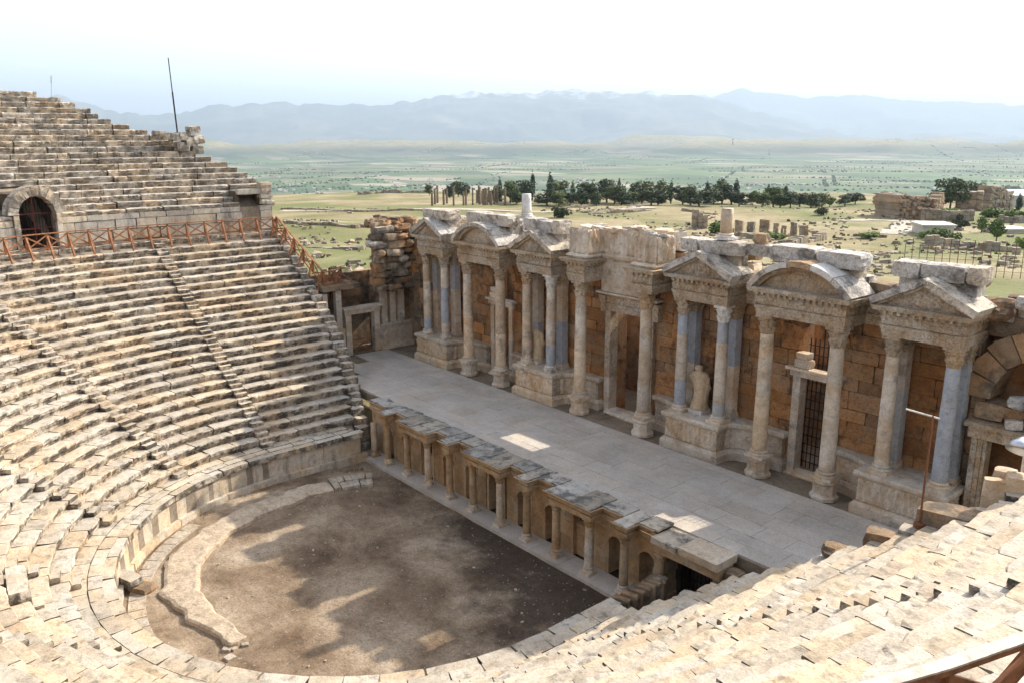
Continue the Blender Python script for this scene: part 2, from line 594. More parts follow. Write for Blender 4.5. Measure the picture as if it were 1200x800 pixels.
def ground_material():
    m, nt, b = base_mat('ground_grass_and_fields', 0.95)
    geo = nd(nt, 'ShaderNodeNewGeometry')
    pos = geo.outputs['Position']
    n1 = noise(nt, pos, 0.035, 8, 0.62, 0.5)
    dry = ramp(nt, n1, [(0.32, (0.13, 0.125, 0.042)), (0.43, (0.225, 0.185, 0.085)), (0.56, (0.31, 0.25, 0.14)), (0.72, (0.39, 0.325, 0.215))])
    n2 = noise(nt, pos, 0.55, 7, 0.7)
    dry = mix(nt, math_(nt, 'MULTIPLY', ramp(nt, n2, [(0.53, 0), (0.63, 1)]), 0.5), dry, (0.12, 0.11, 0.05))
    n3 = noise(nt, pos, 0.012, 5, 0.6, 1.0)
    dry = mix(nt, ramp(nt, n3, [(0.47, 0), (0.58, 0.85)]), dry, (0.135, 0.15, 0.045))
    # the plain: fields
    mp = nd(nt, 'ShaderNodeMapping')
    mp.inputs['Rotation'].default_value = (0, 0, 0.6)
    mp.inputs['Scale'].default_value = (0.0028, 0.0060, 0.0)
    nt.links.new(pos, mp.inputs['Vector'])
    vo = nd(nt, 'ShaderNodeTexVoronoi')
    vo.distance = 'CHEBYCHEV'
    vo.inputs['Scale'].default_value = 1.0
    nt.links.new(mp.outputs[0], vo.inputs['Vector'])
    sepc = nd(nt, 'ShaderNodeSeparateColor')
    nt.links.new(vo.outputs['Color'], sepc.inputs[0])
    fld = ramp(nt, sepc.outputs[0], [(0.0, (0.05, 0.085, 0.035)), (0.28, (0.085, 0.14, 0.05)), (0.5, (0.12, 0.165, 0.065)), (0.68, (0.20, 0.195, 0.11)), (0.82, (0.06, 0.085, 0.045)), (0.95, (0.34, 0.29, 0.21))])
    dk = noise(nt, pos, 0.0016, 8, 0.7)
    fld = mix(nt, ramp(nt, dk, [(0.50, 0), (0.60, 0.75)]), fld, (0.035, 0.06, 0.028))
    tw = noise(nt, pos, 0.006, 8, 0.8)
    fld = mix(nt, ramp(nt, tw, [(0.60, 0), (0.66, 0.8)]), fld, (0.03, 0.055, 0.025))
    sep = nd(nt, 'ShaderNodeSeparateXYZ')
    nt.links.new(pos, sep.inputs[0])
    dist = nd(nt, 'ShaderNodeVectorMath')
    dist.operation = 'LENGTH'
    nt.links.new(pos, dist.inputs[0])
    # the dry hills and the pale town on the far side
    hil = noise(nt, pos, 0.0011, 9, 0.7)
    hcol = ramp(nt, hil, [(0.38, (0.02, 0.035, 0.022)), (0.52, (0.05, 0.06, 0.038)), (0.68, (0.13, 0.12, 0.08))])
    fh = ramp(nt, math_(nt, 'DIVIDE', dist.outputs['Value'], 20000), [(0.33, 0), (0.39, 1)])
    fld = mix(nt, fh, fld, hcol)
    vt = nd(nt, 'ShaderNodeTexVoronoi')
    vt.inputs['Scale'].default_value = 0.012
    nt.links.new(pos, vt.inputs['Vector'])
    sept = nd(nt, 'ShaderNodeSeparateColor')
    nt.links.new(vt.outputs['Color'], sept.inputs[0])
    town = math_(nt, 'MULTIPLY', ramp(nt, sept.outputs[0], [(0.62, 0), (0.66, 1)]), ramp(nt, math_(nt, 'DIVIDE', dist.outputs['Value'], 20000), [(0.61, 0), (0.66, 1), (0.80, 1), (0.9, 0)]))
    fld = mix(nt, town, fld, (0.62, 0.58, 0.52))
    far = ramp(nt, math_(nt, 'DIVIDE', math_(nt, 'MULTIPLY', sep.outputs[2], -1.0), 160), [(0.28, 0), (0.6, 1)])
    col = mix(nt, far, dry, fld)
    nt.links.new(col, b.inputs['Base Color'])
    bump(nt, b, noise(nt, pos, 0.8, 4, 0.7), 0.6, 0.4)
    return m


M_GROUND = ground_material()
mb = MB()
mb.add(gv, gf)
g = mb.build('ground', M_GROUND, smooth=True, recenter=False)
tag(g, kind='structure')


def mountain_material(name, snow):
    m, nt, b = base_mat(name, 0.95)
    geo = nd(nt, 'ShaderNodeNewGeometry')
    pos = geo.outputs['Position']
    n1 = noise(nt, pos, 0.0009, 9, 0.68)
    col = ramp(nt, n1, [(0.35, (0.035, 0.05, 0.03)), (0.5, (0.075, 0.085, 0.05)), (0.68, (0.19, 0.17, 0.13))])
    sep = nd(nt, 'ShaderNodeSeparateXYZ')
    nt.links.new(pos, sep.inputs[0])
    hz = math_(nt, 'ADD', math_(nt, 'DIVIDE', sep.outputs[2], 2000), math_(nt, 'MULTIPLY', noise(nt, pos, 0.0018, 8, 0.75), 0.55))
    fs = ramp(nt, hz, [(snow, 0), (snow + 0.09, 0.9)])
    col = mix(nt, fs, col, (0.85, 0.87, 0.9))
    nt.links.new(col, b.inputs['Base Color'])
    return m


def range_obj(name, sil, D0, D1, mat, seed, label):
    """a mountain range: crest heights follow the skyline, slopes are ridged"""
    pts = []
    for px, py in sil:
        d = ray(px, py)
        pts.append((math.atan2(d[0], d[1]), d[2] / math.hypot(d[0], d[1])))
    pts.sort()
    A = np.linspace(pts[0][0], pts[-1][0], 760)
    e = np.interp(A, [p[0] for p in pts], [p[1] for p in pts])
    e = np.convolve(np.pad(e, 3, 'edge'), np.ones(7) / 7, 'valid')
    K = 60
    v, f = [], []
    tt_ = np.linspace(0, 1, K)
    DD = D0 + (D1 - D0) * tt_
    XX, YY = np.sin(A)[:, None] * DD[None, :], np.cos(A)[:, None] * DD[None, :]
    RG = np.abs(fbm(XX / 2600 + seed, YY / 2600, 5) - 0.5) * 2
    for i, a in enumerate(A):
        Dc = D0 + (D1 - D0) * 0.62
        H = CAM[2] + Dc * e[i]
        dH = (float(fbm(a * 70 + seed, seed * 1.0, 4)) - 0.5) * 0.010 * Dc
        for k in range(K):
            t = k / (K - 1)
            D = D0 + (D1 - D0) * t
            if t < 0.62:
                s = t / 0.62
                base = s ** 1.25
            else:
                base = 1 - ((t - 0.62) / 0.38) ** 1.5
            x, y = D * math.sin(a), D * math.cos(a)
            rg = RG[i, k]
            env = math.sin(math.pi * min(1, max(0, t / 0.62))) if t < 0.62 else 0.0
            z = -160 + (H + 160) * base + dH * base ** 6 - env * rg * (H + 160) * 0.55
            v.append((x, y, max(z, -165)))
    for i in range(len(A) - 1):
        for k in range(K - 1):
            f.append((i * K + k, i * K + k + 1, (i + 1) * K + k + 1, (i + 1) * K + k))
    o = MB().add(v, f).build(name, mat, smooth=True, recenter=False)
    return tag(o, kind='structure')


range_obj('mountain_range', [(-900, 120), (-500, 108), (-200, 118), (20, 110), (75, 114), (120, 126), (180, 136), (215, 131), (270, 122), (330, 120), (390, 122), (440, 125), (480, 118), (530, 107), (560, 106), (610, 105),
                             (660, 104), (700, 103), (735, 105), (770, 109), (800, 109), (840, 116), (880, 128), (930, 143), (1000, 157), (1200, 160), (1700, 158)], 16000, 26000, mountain_material('mountain_slopes', 0.775), 3.0, '')
range_obj('distant_mountains', [(300, 140), (560, 122), (700, 118), (800, 114), (840, 110), (872, 102), (895, 108), (925, 112), (1000, 113), (1050, 117), (1100, 117), (1150, 121), (1200, 125), (1300, 120), (1500, 112), (1900, 118)], 27000, 36000, mountain_material('distant_mountain_slopes', 1.6), 9.0, '')

# ------------------------------------------------------------------ the seats (cavea)
YC = -6.7
RUN, RISE = 0.765, 0.474
R_LIP0, Z_LIP0 = 14.15, 2.62
N_LOW = 23
STAIRS = [-180, -155, -130, -104, -79, -53, -27, 0]


def path_pt(R, s):
    q = math.pi * R / 2
    if abs(s) <= q:
        a = -math.pi / 2 + s / R
        return R * math.cos(a), YC + R * math.sin(a), a
    sg = 1 if s > 0 else -1
    return sg * R, YC + abs(s) - q, (0.0 if sg > 0 else math.pi)


def s_of_y(R, side, y):
    return side * (math.pi * R / 2 + (y - YC))


def seat_frame(R, s, z):
    x, y, a = path_pt(R, s)
    ox, oy = math.cos(a), math.sin(a)
    tx, ty = oy, -ox
    return Matrix(((tx, ox, 0, x), (ty, oy, 0, y), (0, 0, 1, z), (0, 0, 0, 1)))


def seat_variant(seed, run, rise, nose=0.12):
    rs = np.random.RandomState(seed)
    prof = np.array([(run + 0.16, -rise - 0.03), (nose + 0.03, -rise - 0.03), (nose + 0.01, -rise * 0.55), (0.02, -rise * 0.45), (0.0, -0.06), (0.035, -0.004), (run * 0.5, 0.0), (run + 0.16, -0.01)])
    n, m = 6, len(prof)
    v, f = [], []
    chip = rs.rand(n + 1) < 0.18
    for i in range(n + 1):
        x = i / n - 0.5
        for k, (y, z) in enumerate(prof):
            yy, zz, xx = y, z, x
            if k in (2, 3, 4, 5):
                yy += rs.uniform(-0.025, 0.035)
                zz += rs.uniform(-0.025, 0.010)
                if chip[i] and k in (3, 4, 5):
                    yy += rs.uniform(0.02, 0.10)
                    zz -= rs.uniform(0.0, 0.04) if k > 3 else 0
            elif k in (6, 7):
                zz += rs.uniform(-0.02, 0.012)
            if i in (0, n):
                xx *= 1 - rs.uniform(0, 0.018)
                if k in (4, 5):
                    zz -= rs.uniform(0, 0.02)
                    yy += rs.uniform(0, 0.02)
            v.append((xx, yy, zz))
    for i in range(n):
        for k in range(m - 1):
            f.append((i * m + k, (i + 1) * m + k, (i + 1) * m + k + 1, i * m + k + 1))
    f.append(tuple(range(m)))
    f.append(tuple(n * m + k for k in range(m - 1, -1, -1)))
    return np.array(v), f


SEATS = [seat_variant(s, RUN, RISE) for s in range(14)]
STEP = [rough_cube(200 + s, worn=0.05, jit=0.02) for s in range(5)]
YL = ([13, 14, 17.5, 22, 31.5, 33], [-0.9, -0.4, 0.9, 2.0, 2.9, 3.0])
YR = ([13, 14.5, 15.5, 17, 19.5, 22.5, 24, 31.5, 33], [-4.4, -3.4, -2.2, -1.3, -0.9, 1.1, 2.5, 3.2, 3.4])


def fill_row(R, z, s0, s1, items, variants, key, lmin=1.1, lmax=2.6, jr=0.016, jz=0.009, drop=0.0):
    s = s0
    while s < s1 - 0.2:
        L = U(lmin, lmax)
        if s1 - (s + L) < 0.5:
            L = s1 - s
        if L > lmax + 0.5:
            L = L / 2
        if not (drop and rnd.random() < drop):
            M = seat_frame(R + U(-jr, jr), s + L / 2, z + U(-jz, jz)) @ Matrix.Rotation(U(-0.005, 0.005), 4, 'Z') @ Matrix.Rotation(U(-0.006, 0.006), 4, 'Y')
            items.append((M @ Matrix.Diagonal((L + U(-0.012, 0.008), 1, 1, 1)), variants, rnd.randrange(len(variants)), key))
        s += L


low = thing('lower_seating', (0, -20.5, 0.0), 'weathered limestone lower seating curving around the orchestra floor', 'seating')
up = thing('upper_seating', (-33.5, -10, 13.7), 'ruined upper tier of stone seating above the timber railing', 'seating')
items, steps = [], []
for i in range(N_LOW + 1):
    R, z = R_LIP0 + RUN * i, Z_LIP0 + RISE * i
    if i == N_LOW:
        R, z = R + 0.05, 13.62
    sl, sr = s_of_y(R, -1, np.interp(R, *YL)), s_of_y(R, 1, np.interp(R, *YR))
    cuts = []
    for a in STAIRS:
        c = (a + 90) * math.pi / 180 * R
        if abs(a) in (0, 180):
            c += 0.0
        cuts.append(c)
    lo = sl
    for c in cuts + [None]:
        hi = sr if c is None else c - 0.42
        if hi > lo + 0.3:
            fill_row(R, z, lo, hi, items, SEATS, 'seat')
        if c is not None:
            lo = c + 0.42
            F = seat_frame(R, c, z)
            steps.append((F @ TRS((0, 0.45, -RISE / 2 - 0.02 + U(-0.02, 0.01)), (0.82, 0.92, RISE), 0, 0.02), STEP, rnd.randrange(5), 'step'))
            steps.append((F @ TRS((U(-.02, .02), -0.17, -RISE * 0.75 + U(-.02, .01)), (0.80, 0.42, RISE * 0.5), 0, 0.02), STEP, rnd.randrange(5), 'step'))
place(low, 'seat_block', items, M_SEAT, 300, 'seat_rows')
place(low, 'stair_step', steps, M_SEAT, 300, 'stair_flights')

# paved walk behind the orchestra wall and on the landing between the tiers
walk = []
for ri, (R0, w, z) in enumerate([(12.95, 0.62, 2.10), (13.58, 0.74, 2.12)]):
    sl, sr = s_of_y(R0, -1, np.interp(R0, *YL)), s_of_y(R0, 1, -2.6)
    s = sl
    while s < sr - 0.4:
        L = U(0.9, 2.0)
        L = min(L, sr - s)
        walk.append((seat_frame(R0 + w / 2, s + L / 2, z + U(-.012, .012)) @ TRS((0, 0, -0.13), (L - 0.025, w - 0.02, 0.26), 0, 0.006), CRISP, rnd.randrange(8), 'slab'))
        s += L
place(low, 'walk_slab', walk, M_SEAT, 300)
land = []
for ri in range(1):
    R0, w, z = 32.55, 1.35, 13.66
    sl, sr = s_of_y(R0, -1, 3.0), s_of_y(R0, 1, 3.2)
    s = sl
    while s < sr - 0.4:
        L = U(1.0, 2.0)
        L = min(L, sr - s)
        land.append((seat_frame(R0 + 0.1, s + L / 2, z + U(-.012, .012)) @ TRS((0, 0, -0.13), (L - 0.02, w, 0.26), 0, 0.005), CRISP, rnd.randrange(8), 'slab'))
        s += L
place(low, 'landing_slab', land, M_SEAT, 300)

# earth core under the rows
mb = MB()
prof = [(12.62, -0.6), (12.62, 1.85), (13.9, 1.9), (14.3, 1.98), (R_LIP0 + RUN * 22 + 0.2, Z_LIP0 + RISE * 22 - 0.62), (31.9, 13.2), (33.6, 13.3), (33.6, -0.6)]
for side in (0,):
    cols = []
    for R, z in prof:
        yl, yr = np.interp(R, *YL) - 0.15, np.interp(R, *YR) - 0.15
        ss = list(np.linspace(s_of_y(R, -1, yl), -math.pi * R / 2, 4)) + list(np.linspace(-math.pi * R / 2, math.pi * R / 2, 90))[1:-1] + list(np.linspace(math.pi * R / 2, s_of_y(R, 1, yr), 4))
        cols.append([(*path_pt(R, s)[:2], z) for s in ss])
    n = len(cols[0])
    v = [p for c in cols for p in c]
    f = [(k * n + i, k * n + i + 1, (k + 1) * n + i + 1, (k + 1) * n + i) for k in range(len(prof) - 1) for i in range(n - 1)]
    f.append(tuple(k * n for k in range(len(prof))))
    f.append(tuple(k * n + n - 1 for k in range(len(prof) - 1, -1, -1)))
    mb.add(v, f)
mb.build('bedding', M_EARTH, low)

# masonry at both ends of the rows (retaining walls)
ends = []
for side, (xs, ys) in ((-1, YL), (1, YR)):
    for k in range(30):
        R = 13.6 + k * 0.62
        ye = np.interp(R, xs, ys)
        zt = Z_LIP0 + RISE * (R - R_LIP0) / RUN
        for c in range(3 if side < 0 else 0):
            zz = zt - 0.38 - c * 0.55 + U(-.12, .06)
            if zz < 0.3:
                continue
            ends.append((TRS((side * (R + U(-.1, .1)), ye + 0.42 + U(-.12, .1), zz), (0.75, U(0.7, 1.0), U(0.5, 0.66)), U(-.1, .1), 0.04), ROUGH, rnd.randrange(12), 'rough'))
        if R > 16 and zt > 4.2:
            ends.append((TRS((side * R, ye + 0.5, zt / 2 - 0.4), (0.7, 0.9, zt - 2.0), 0, 0), CRISP, rnd.randrange(8), 'slab'))
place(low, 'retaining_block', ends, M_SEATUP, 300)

# upper tier
RUN2, RISE2, R_UP, Z_UP = 0.76, 0.456, 33.3, 16.0
UPV = [seat_variant(50 + s, RUN2, RISE2, 0.09) for s in range(14)]
ENDL = ([33, 35.9, 36.5, 37.0, 38.4, 39.3, 40.0, 42.5, 43.7, 44.7, 45.9, 46.7, 47.7, 48.5, 49.5], [3.4, 4.3, 3.5, 3.0, 1.9, 1.0, 0.0, -2.1, -3.8, -5.7, -6.6, -7.3, -8.7, -10.2, -13])
A_ARCH = math.radians(-166.2)
items, spl = [], []
for i in range(21):
    R, z = R_UP + RUN2 * i, Z_UP + RISE2 * i
    sl, sr = s_of_y(R, -1, np.interp(R, *ENDL)), s_of_y(R, 1, 3.0)
    sa = (A_ARCH + math.pi / 2) * R
    segs = [(sl + U(-0.3, 0.3), sr if i >= 5 else -0.17 * R)]
    sr = segs[0][1]
    zc = 16.05
    if z < 18.2:
        hw = 1.5 if z < zc else math.sqrt(max(0.0, 2.0 ** 2 - (z - zc) ** 2)) + 0.02
        if hw > 0.15:
            segs = [(segs[0][0], sa - hw), (sa + hw, sr)]
    if i < 2:     # the small doorway by the end wall
        d0, d1 = s_of_y(R, -1, 2.4), s_of_y(R, -1, 0.55)
        a, b_ = segs[0]
        segs = [(a, d0), (d1, b_)] + segs[1:]
    for a, b_ in segs:
        if b_ > a + 0.3:
            fill_row(R, z, a, b_, items, UPV, 'useat', 0.8, 2.0, 0.05, 0.03, 0.0)
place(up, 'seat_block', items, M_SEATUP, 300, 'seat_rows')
mb = MB()
cols = []
prof = [(33.5, 13.0), (33.5, 15.6), (33.5 + 0.3, 15.55)] + [(q, 15.55 + (q - 33.8) * RISE2 / RUN2) for q in (36, 36.6, 37.2, 38.6, 40, 42.5, 44, 46, 47.8)] + [(R_UP + RUN2 * 20 + 0.9, Z_UP + RISE2 * 20 - 0.55), (R_UP + RUN2 * 20 + 1.2, 12)]
aw = 1.45
for (sideA, sideB) in (('L', 'arch'), ('arch', 'M'), ('M', 'R')):
    cols = []
    for R, z in (prof if sideA != 'M' else [(37.3, 13.0), (37.3, 17.5)] + [q for q in prof if q[0] > 38]):
        Re = min(R, 49)
        sa = (A_ARCH + math.pi / 2) * R
        gap = aw if R < 36.5 else 0.0
        s0 = s_of_y(R, -1, np.interp(Re, *ENDL) - 0.12) if sideA == 'L' else sa + gap
        s1 = sa - gap if sideB == 'arch' else s_of_y(R, 1, 3.0) if sideB == 'R' else -0.17 * R
        if sideA == 'M':
            s0 = -0.17 * R
        cols.append([(*path_pt(R, s)[:2], z) for s in np.linspace(s0, s1, 80)])
    n = 80
    v = [p for c in cols for p in c]
    nc_ = len(cols)
    f = [(k * n + i, k * n + i + 1, (k + 1) * n + i + 1, (k + 1) * n + i) for k in range(nc_ - 1) for i in range(n - 1)]
    f.append(tuple(k * n for k in range(nc_)))
    f.append(tuple(k * n + n - 1 for k in range(nc_ - 1, -1, -1)))
    mb.add(v, f)
mb.build('bedding', M_EARTH, up)

# front wall of the upper tier
M_PLASTER = stone('grey_plastered_wall', (0.34, 0.29, 0.225), (0.45, 0.40, 0.325), (0.54, 0.49, 0.41), 0.5, stain=(0.13, 0.115, 0.10), samt=0.8, sscale=0.7, slo=0.50, shi=0.64, var=0.2, bstr=0.5, streak=True)
wb = []
sa = (A_ARCH + math.pi / 2) * 33.3
for z0, h in ((13.7, 0.78), (14.5, 0.74), (15.26, 0.42)):
    for a, b_ in ((s_of_y(33.3, -1, 3.3), s_of_y(33.3, -1, 2.3)), (s_of_y(33.3, -1, 0.65), sa - 1.45), (sa + 1.45, -0.17 * 33.3)):
        s = a
        while s < b_ - 0.05:
            L = U(1.2, 2.4)
            if b_ - s - L < 0.6:
                L = b_ - s
            wb.append((seat_frame(33.3 + U(-.02, .03), s + L / 2, z0 + h / 2) @ TRS((0, 0.25, 0), (L - 0.02, 0.5, h - 0.015), 0, 0.004), CRISP, rnd.randrange(8), 'slab'))
            s += L
for k in range(4):
    wb.append((TRS((-33.4 + U(-.05, .05), 2.85, 16.0 + k * 0.45), (0.9, 1.0 + U(-.1, .1), 0.45), 0, 0.03), ROUGH, k, 'rough'))
wb.append((TRS((-33.5, 1.5, 16.85), (0.7, 2.3, 0.45), 0, 0.02), ROUGH, 5, 'rough'))
place(up, 'wall_block', wb, M_PLASTER, 300)
# the vaulted passage: voussoirs, jambs, dark walls behind, and its iron gate
Fa = seat_frame(33.2, sa, 0)


def in_frame(F, vf):
    A = np.array(F)
    return np.asarray(vf[0], float) @ A[:3, :3].T + A[:3, 3], vf[1]


for k in range(9):
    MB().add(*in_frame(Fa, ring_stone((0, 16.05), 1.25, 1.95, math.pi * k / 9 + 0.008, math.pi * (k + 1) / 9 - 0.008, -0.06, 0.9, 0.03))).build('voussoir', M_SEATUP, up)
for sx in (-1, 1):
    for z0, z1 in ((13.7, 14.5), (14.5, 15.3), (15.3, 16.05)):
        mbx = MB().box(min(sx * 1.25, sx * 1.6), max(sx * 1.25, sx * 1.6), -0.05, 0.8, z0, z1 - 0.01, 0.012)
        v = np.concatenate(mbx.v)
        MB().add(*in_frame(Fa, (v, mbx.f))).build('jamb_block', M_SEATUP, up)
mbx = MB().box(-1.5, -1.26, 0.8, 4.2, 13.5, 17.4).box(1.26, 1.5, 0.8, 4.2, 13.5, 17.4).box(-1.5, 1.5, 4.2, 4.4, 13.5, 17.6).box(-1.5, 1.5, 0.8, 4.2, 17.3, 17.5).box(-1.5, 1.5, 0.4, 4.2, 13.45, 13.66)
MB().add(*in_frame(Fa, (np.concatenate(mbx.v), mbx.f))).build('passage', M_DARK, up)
gt = thing('iron_gate', tuple(Fa @ Vector((0, 0.7, 13.7))), 'dark red iron gate inside the arched passage of the upper tier', 'gate')
for k in range(13):
    x = -1.15 + k * 2.3 / 12
    h = 16.05 + math.sqrt(max(0, 1.22 ** 2 - x * x)) - 0.03
    MB().bar(Fa @ Vector((x, 0.7, 13.72)), Fa @ Vector((x, 0.7, h)), 0.035).build('bar', M_IRON, gt)
for z in (13.8, 15.0, 16.05):
    MB().bar(Fa @ Vector((-1.24, 0.68, z)), Fa @ Vector((1.24, 0.68, z)), 0.09, 0.09).build('crossbar', M_REDIRON, gt)
MB().bar(Fa @ Vector((0, 0.67, 13.72)), Fa @ Vector((0, 0.67, 17.2)), 0.10, 0.10).build('mullion', M_REDIRON, gt)
# dark room behind the small doorway
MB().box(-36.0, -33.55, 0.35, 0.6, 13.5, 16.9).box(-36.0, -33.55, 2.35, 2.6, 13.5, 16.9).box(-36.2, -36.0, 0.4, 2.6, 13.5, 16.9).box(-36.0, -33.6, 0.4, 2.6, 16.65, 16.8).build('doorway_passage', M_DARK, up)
# standing stones of a broken wall on the upper slope
for k, (px, py, w, h) in enumerate([(212, 172, .9, .8), (222, 166, .9, .8), (231, 176, .8, .7), (231, 164, .8, .75), (226, 153, .8, .7), (206, 161, 1.0, .7), (196, 160, 1.0, .6), (186, 157, .9, .5), (214, 160, .9, .7)]):
    p = at_x(px, py, -40.5)
    o = bpy.data.objects.new('loose_block', vmesh('rough' + str(k), ROUGH[k], M_SEATUP))
    link(o, up, TRS(p, (1.1, 1.0, h), U(-.2, .2), 0.05))

# ------------------------------------------------------------------ orchestra
def orchestra_material():
    m, nt, b = base_mat('orchestra_earth', 0.95)
    geo = nd(nt, 'ShaderNodeNewGeometry')
    pos = geo.outputs['Position']
    n1 = noise(nt, pos, 0.22, 8, 0.6, 0.4)
    col = ramp(nt, n1, [(0.30, (0.085, 0.055, 0.033)), (0.43, (0.19, 0.132, 0.083)), (0.56, (0.31, 0.235, 0.16)), (0.70, (0.42, 0.34, 0.25))])
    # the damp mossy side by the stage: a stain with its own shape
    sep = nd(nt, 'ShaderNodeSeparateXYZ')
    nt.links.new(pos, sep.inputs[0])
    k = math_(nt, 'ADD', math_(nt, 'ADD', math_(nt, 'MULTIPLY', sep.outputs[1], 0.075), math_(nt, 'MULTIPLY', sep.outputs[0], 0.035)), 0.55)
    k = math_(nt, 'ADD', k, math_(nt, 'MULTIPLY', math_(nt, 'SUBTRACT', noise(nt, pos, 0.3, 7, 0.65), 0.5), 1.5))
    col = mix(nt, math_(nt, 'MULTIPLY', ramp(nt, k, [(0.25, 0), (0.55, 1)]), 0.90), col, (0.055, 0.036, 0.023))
    n4 = noise(nt, pos, 0.8, 6, 0.7)
    col = mix(nt, ramp(nt, n4, [(0.60, 0), (0.72, 0.45)]), col, (0.20, 0.085, 0.035))
    n6 = noise(nt, pos, 2.2, 7, 0.75)
    col = mix(nt, 1.0, col, ramp(nt, n6, [(0.3, 0.66), (0.5, 1.0), (0.7, 1.22)]), 'MULTIPLY')
    n3 = noise(nt, pos, 8.0, 6, 0.85)
    col = mix(nt, 1.0, col, ramp(nt, n3, [(0.3, 0.5), (0.5, 1.0), (0.72, 1.45)]), 'MULTIPLY')
    n5 = noise(nt, pos, 3.2, 3, 0.5)
    col = mix(nt, ramp(nt, n5, [(0.70, 0), (0.735, 0.7)]), col, (0.42, 0.38, 0.33))
    nt.links.new(col, b.inputs['Base Color'])
    bump(nt, b, noise(nt, pos, 5.0, 4, 0.75), 0.8, 0.06)
    return m


n = 120
v, f = [], []
NRr = 26
for k in range(NRr + 1):
    R = 12.9 * k / NRr
    for i in range(n + 1):
        a = math.pi * 2 * i / n
        x, y = R * math.cos(a), YC + R * math.sin(a)
        v.append((x, y, 0.0 + 0.10 * float(fbm(np.array(x / 2.0), np.array(y / 2.0), 3)) - 0.05 + (0.16 * float(sstep(10.4, 11.4, R)) if y < -3 else 0)))
for k in range(NRr):
    for i in range(n):
        f.append((k * (n + 1) + i, k * (n + 1) + i + 1, (k + 1) * (n + 1) + i + 1, (k + 1) * (n + 1) + i))
mb = MB().add(v, f)
for (x0, x1) in ((-14, -8), (8, 14)):
    mb.box(x0, x1, -7, 0.9, -0.5, -0.03)
tag(mb.build('orchestra_floor', orchestra_material(), smooth=False, recenter=False), kind='structure')

ow = thing('orchestra_wall', (0, YC - 12.5, 0), 'stained marble parapet wall curving round the orchestra floor', 'wall')
pan, cop, pli = [], [], []
sl, sr = s_of_y(12.5, -1, -0.6), s_of_y(12.5, 1, -3.0)
s = sl
while s < sr - 0.2:
    L = min(U(1.1, 1.7), sr - s)
    pan.append((seat_frame(12.62 + U(-.006, .006), s + L / 2, 0.50 + 0.62) @ TRS((0, 0.14, 0), (L - 0.015, 0.3, 1.24), 0, 0), FLAT, rnd.randrange(6), 'flat'))
    s += L
s = sl
while s < sr - 0.2:
    L = min(U(1.2, 2.2), sr - s)
    cop.append((seat_frame(12.50 + U(-.02, .02), s + L / 2, 1.89) @ TRS((0, 0.26, 0), (L - 0.015, 0.62, 0.34), 0, 0.006), CRISP, rnd.randrange(8), 'slab'))
    pli.append((seat_frame(12.38 + U(-.01, .01), s + L / 2, 0.24) @ TRS((0, 0.26, 0), (L - 0.02, 0.55, 0.60), 0, 0), FLAT, rnd.randrange(6), 'flat'))
    s += L
place(ow, 'panel', pan, M_WALLORC)
place(ow, 'coping_stone', cop, M_SEAT)
place(ow, 'plinth_stone', pli, M_WALLORC)

# broken stone curb on the floor
cu = thing('stone_curb', (-9, -12, 0), 'low broken curved curb of rough stone on the orchestra floor', 'curb')
rows_ = []
NA_ = 150
for i in range(NA_ + 1):
    deg = -192 + 118 * i / NA_
    a = math.radians(deg)
    w = np.interp(deg, [-192, -150, -125, -108, -100, -90, -74], [1.6, 1.8, 1.9, 1.7, 1.35, 1.1, 0.75])
    rin = np.interp(deg, [-192, -180, -155, -135, -107, -90, -74], [9.2, 9.1, 9.15, 9.3, 8.9, 8.7, 8.6]) + 0.5 * (float(fbm(np.array(deg * .13), np.array(1.0), 4)) - .5)
    w += 0.45 * (float(fbm(np.array(deg * .2), np.array(7.0), 4)) - .5)
    if i in (0, NA_):
        w *= .75
    pr = []
    for k, q in enumerate((0, 0.02, 0.12, .3, .5, .7, .88, .98, 1.0)):
        R = rin + w * q
        hh = -.12 if k in (0, 8) else (0.20 if k in (1, 7) else 0.27) + 0.10 * (float(fbm(np.array(deg * .35), np.array(R * 1.3), 4)) - .5)
        pr.append((R * math.cos(a), YC + R * math.sin(a), hh))
    rows_.append(pr)
v = [p for r_ in rows_ for p in r_]
f = [(i * 9 + k, i * 9 + k + 1, (i + 1) * 9 + k + 1, (i + 1) * 9 + k) for i in range(NA_) for k in range(8)] + [tuple(range(9)), tuple(NA_ * 9 + k for k in range(8, -1, -1))]
f = [q[::-1] for q in f]
MB().add(v, f).build('curb_band', M_RING, cu)
cst = []
for k in range(12):
    am = math.radians(-206 + 1.2 * (k % 6) * 2.0 + U(-.3, .3))
    rm = 9.75 + (k // 6) * 0.95 + U(-.05, .05)
    cst.append((TRS((rm * math.cos(am), YC + rm * math.sin(am), 0.10 + U(-.03, .03)), (.9, U(.38, .46), .3), am, .02), ROUGH, rnd.randrange(12), 'rough'))
for k in range(4):
    am = math.radians(U(-76, -62))
    rm = U(8.5, 10.2)
    cst.append((TRS((rm * math.cos(am), YC + rm * math.sin(am), 0.03), (U(.2, .5), U(.2, .45), .2), U(0, 3), .1), ROUGH, rnd.randrange(12), 'rough'))
place(cu, 'curb_stone', cst, M_RING)
gs = thing('paving_strip', (-9, -14, 0), 'flat paving slabs between the broken curb and the orchestra wall', 'paving')
cst = []
a = math.radians(-148)
while a < math.radians(-78):
    da = U(0.6, 0.95) / 11.7
    am = a + da / 2
    cst.append((TRS((11.75 * math.cos(am), YC + 11.75 * math.sin(am), 0.10), (0.78, da * 11.7 * 0.97, 0.24), am, 0.02), CRISP, rnd.randrange(8), 'slab'))
    a += da
place(gs, 'paving_slab', cst, M_RING)
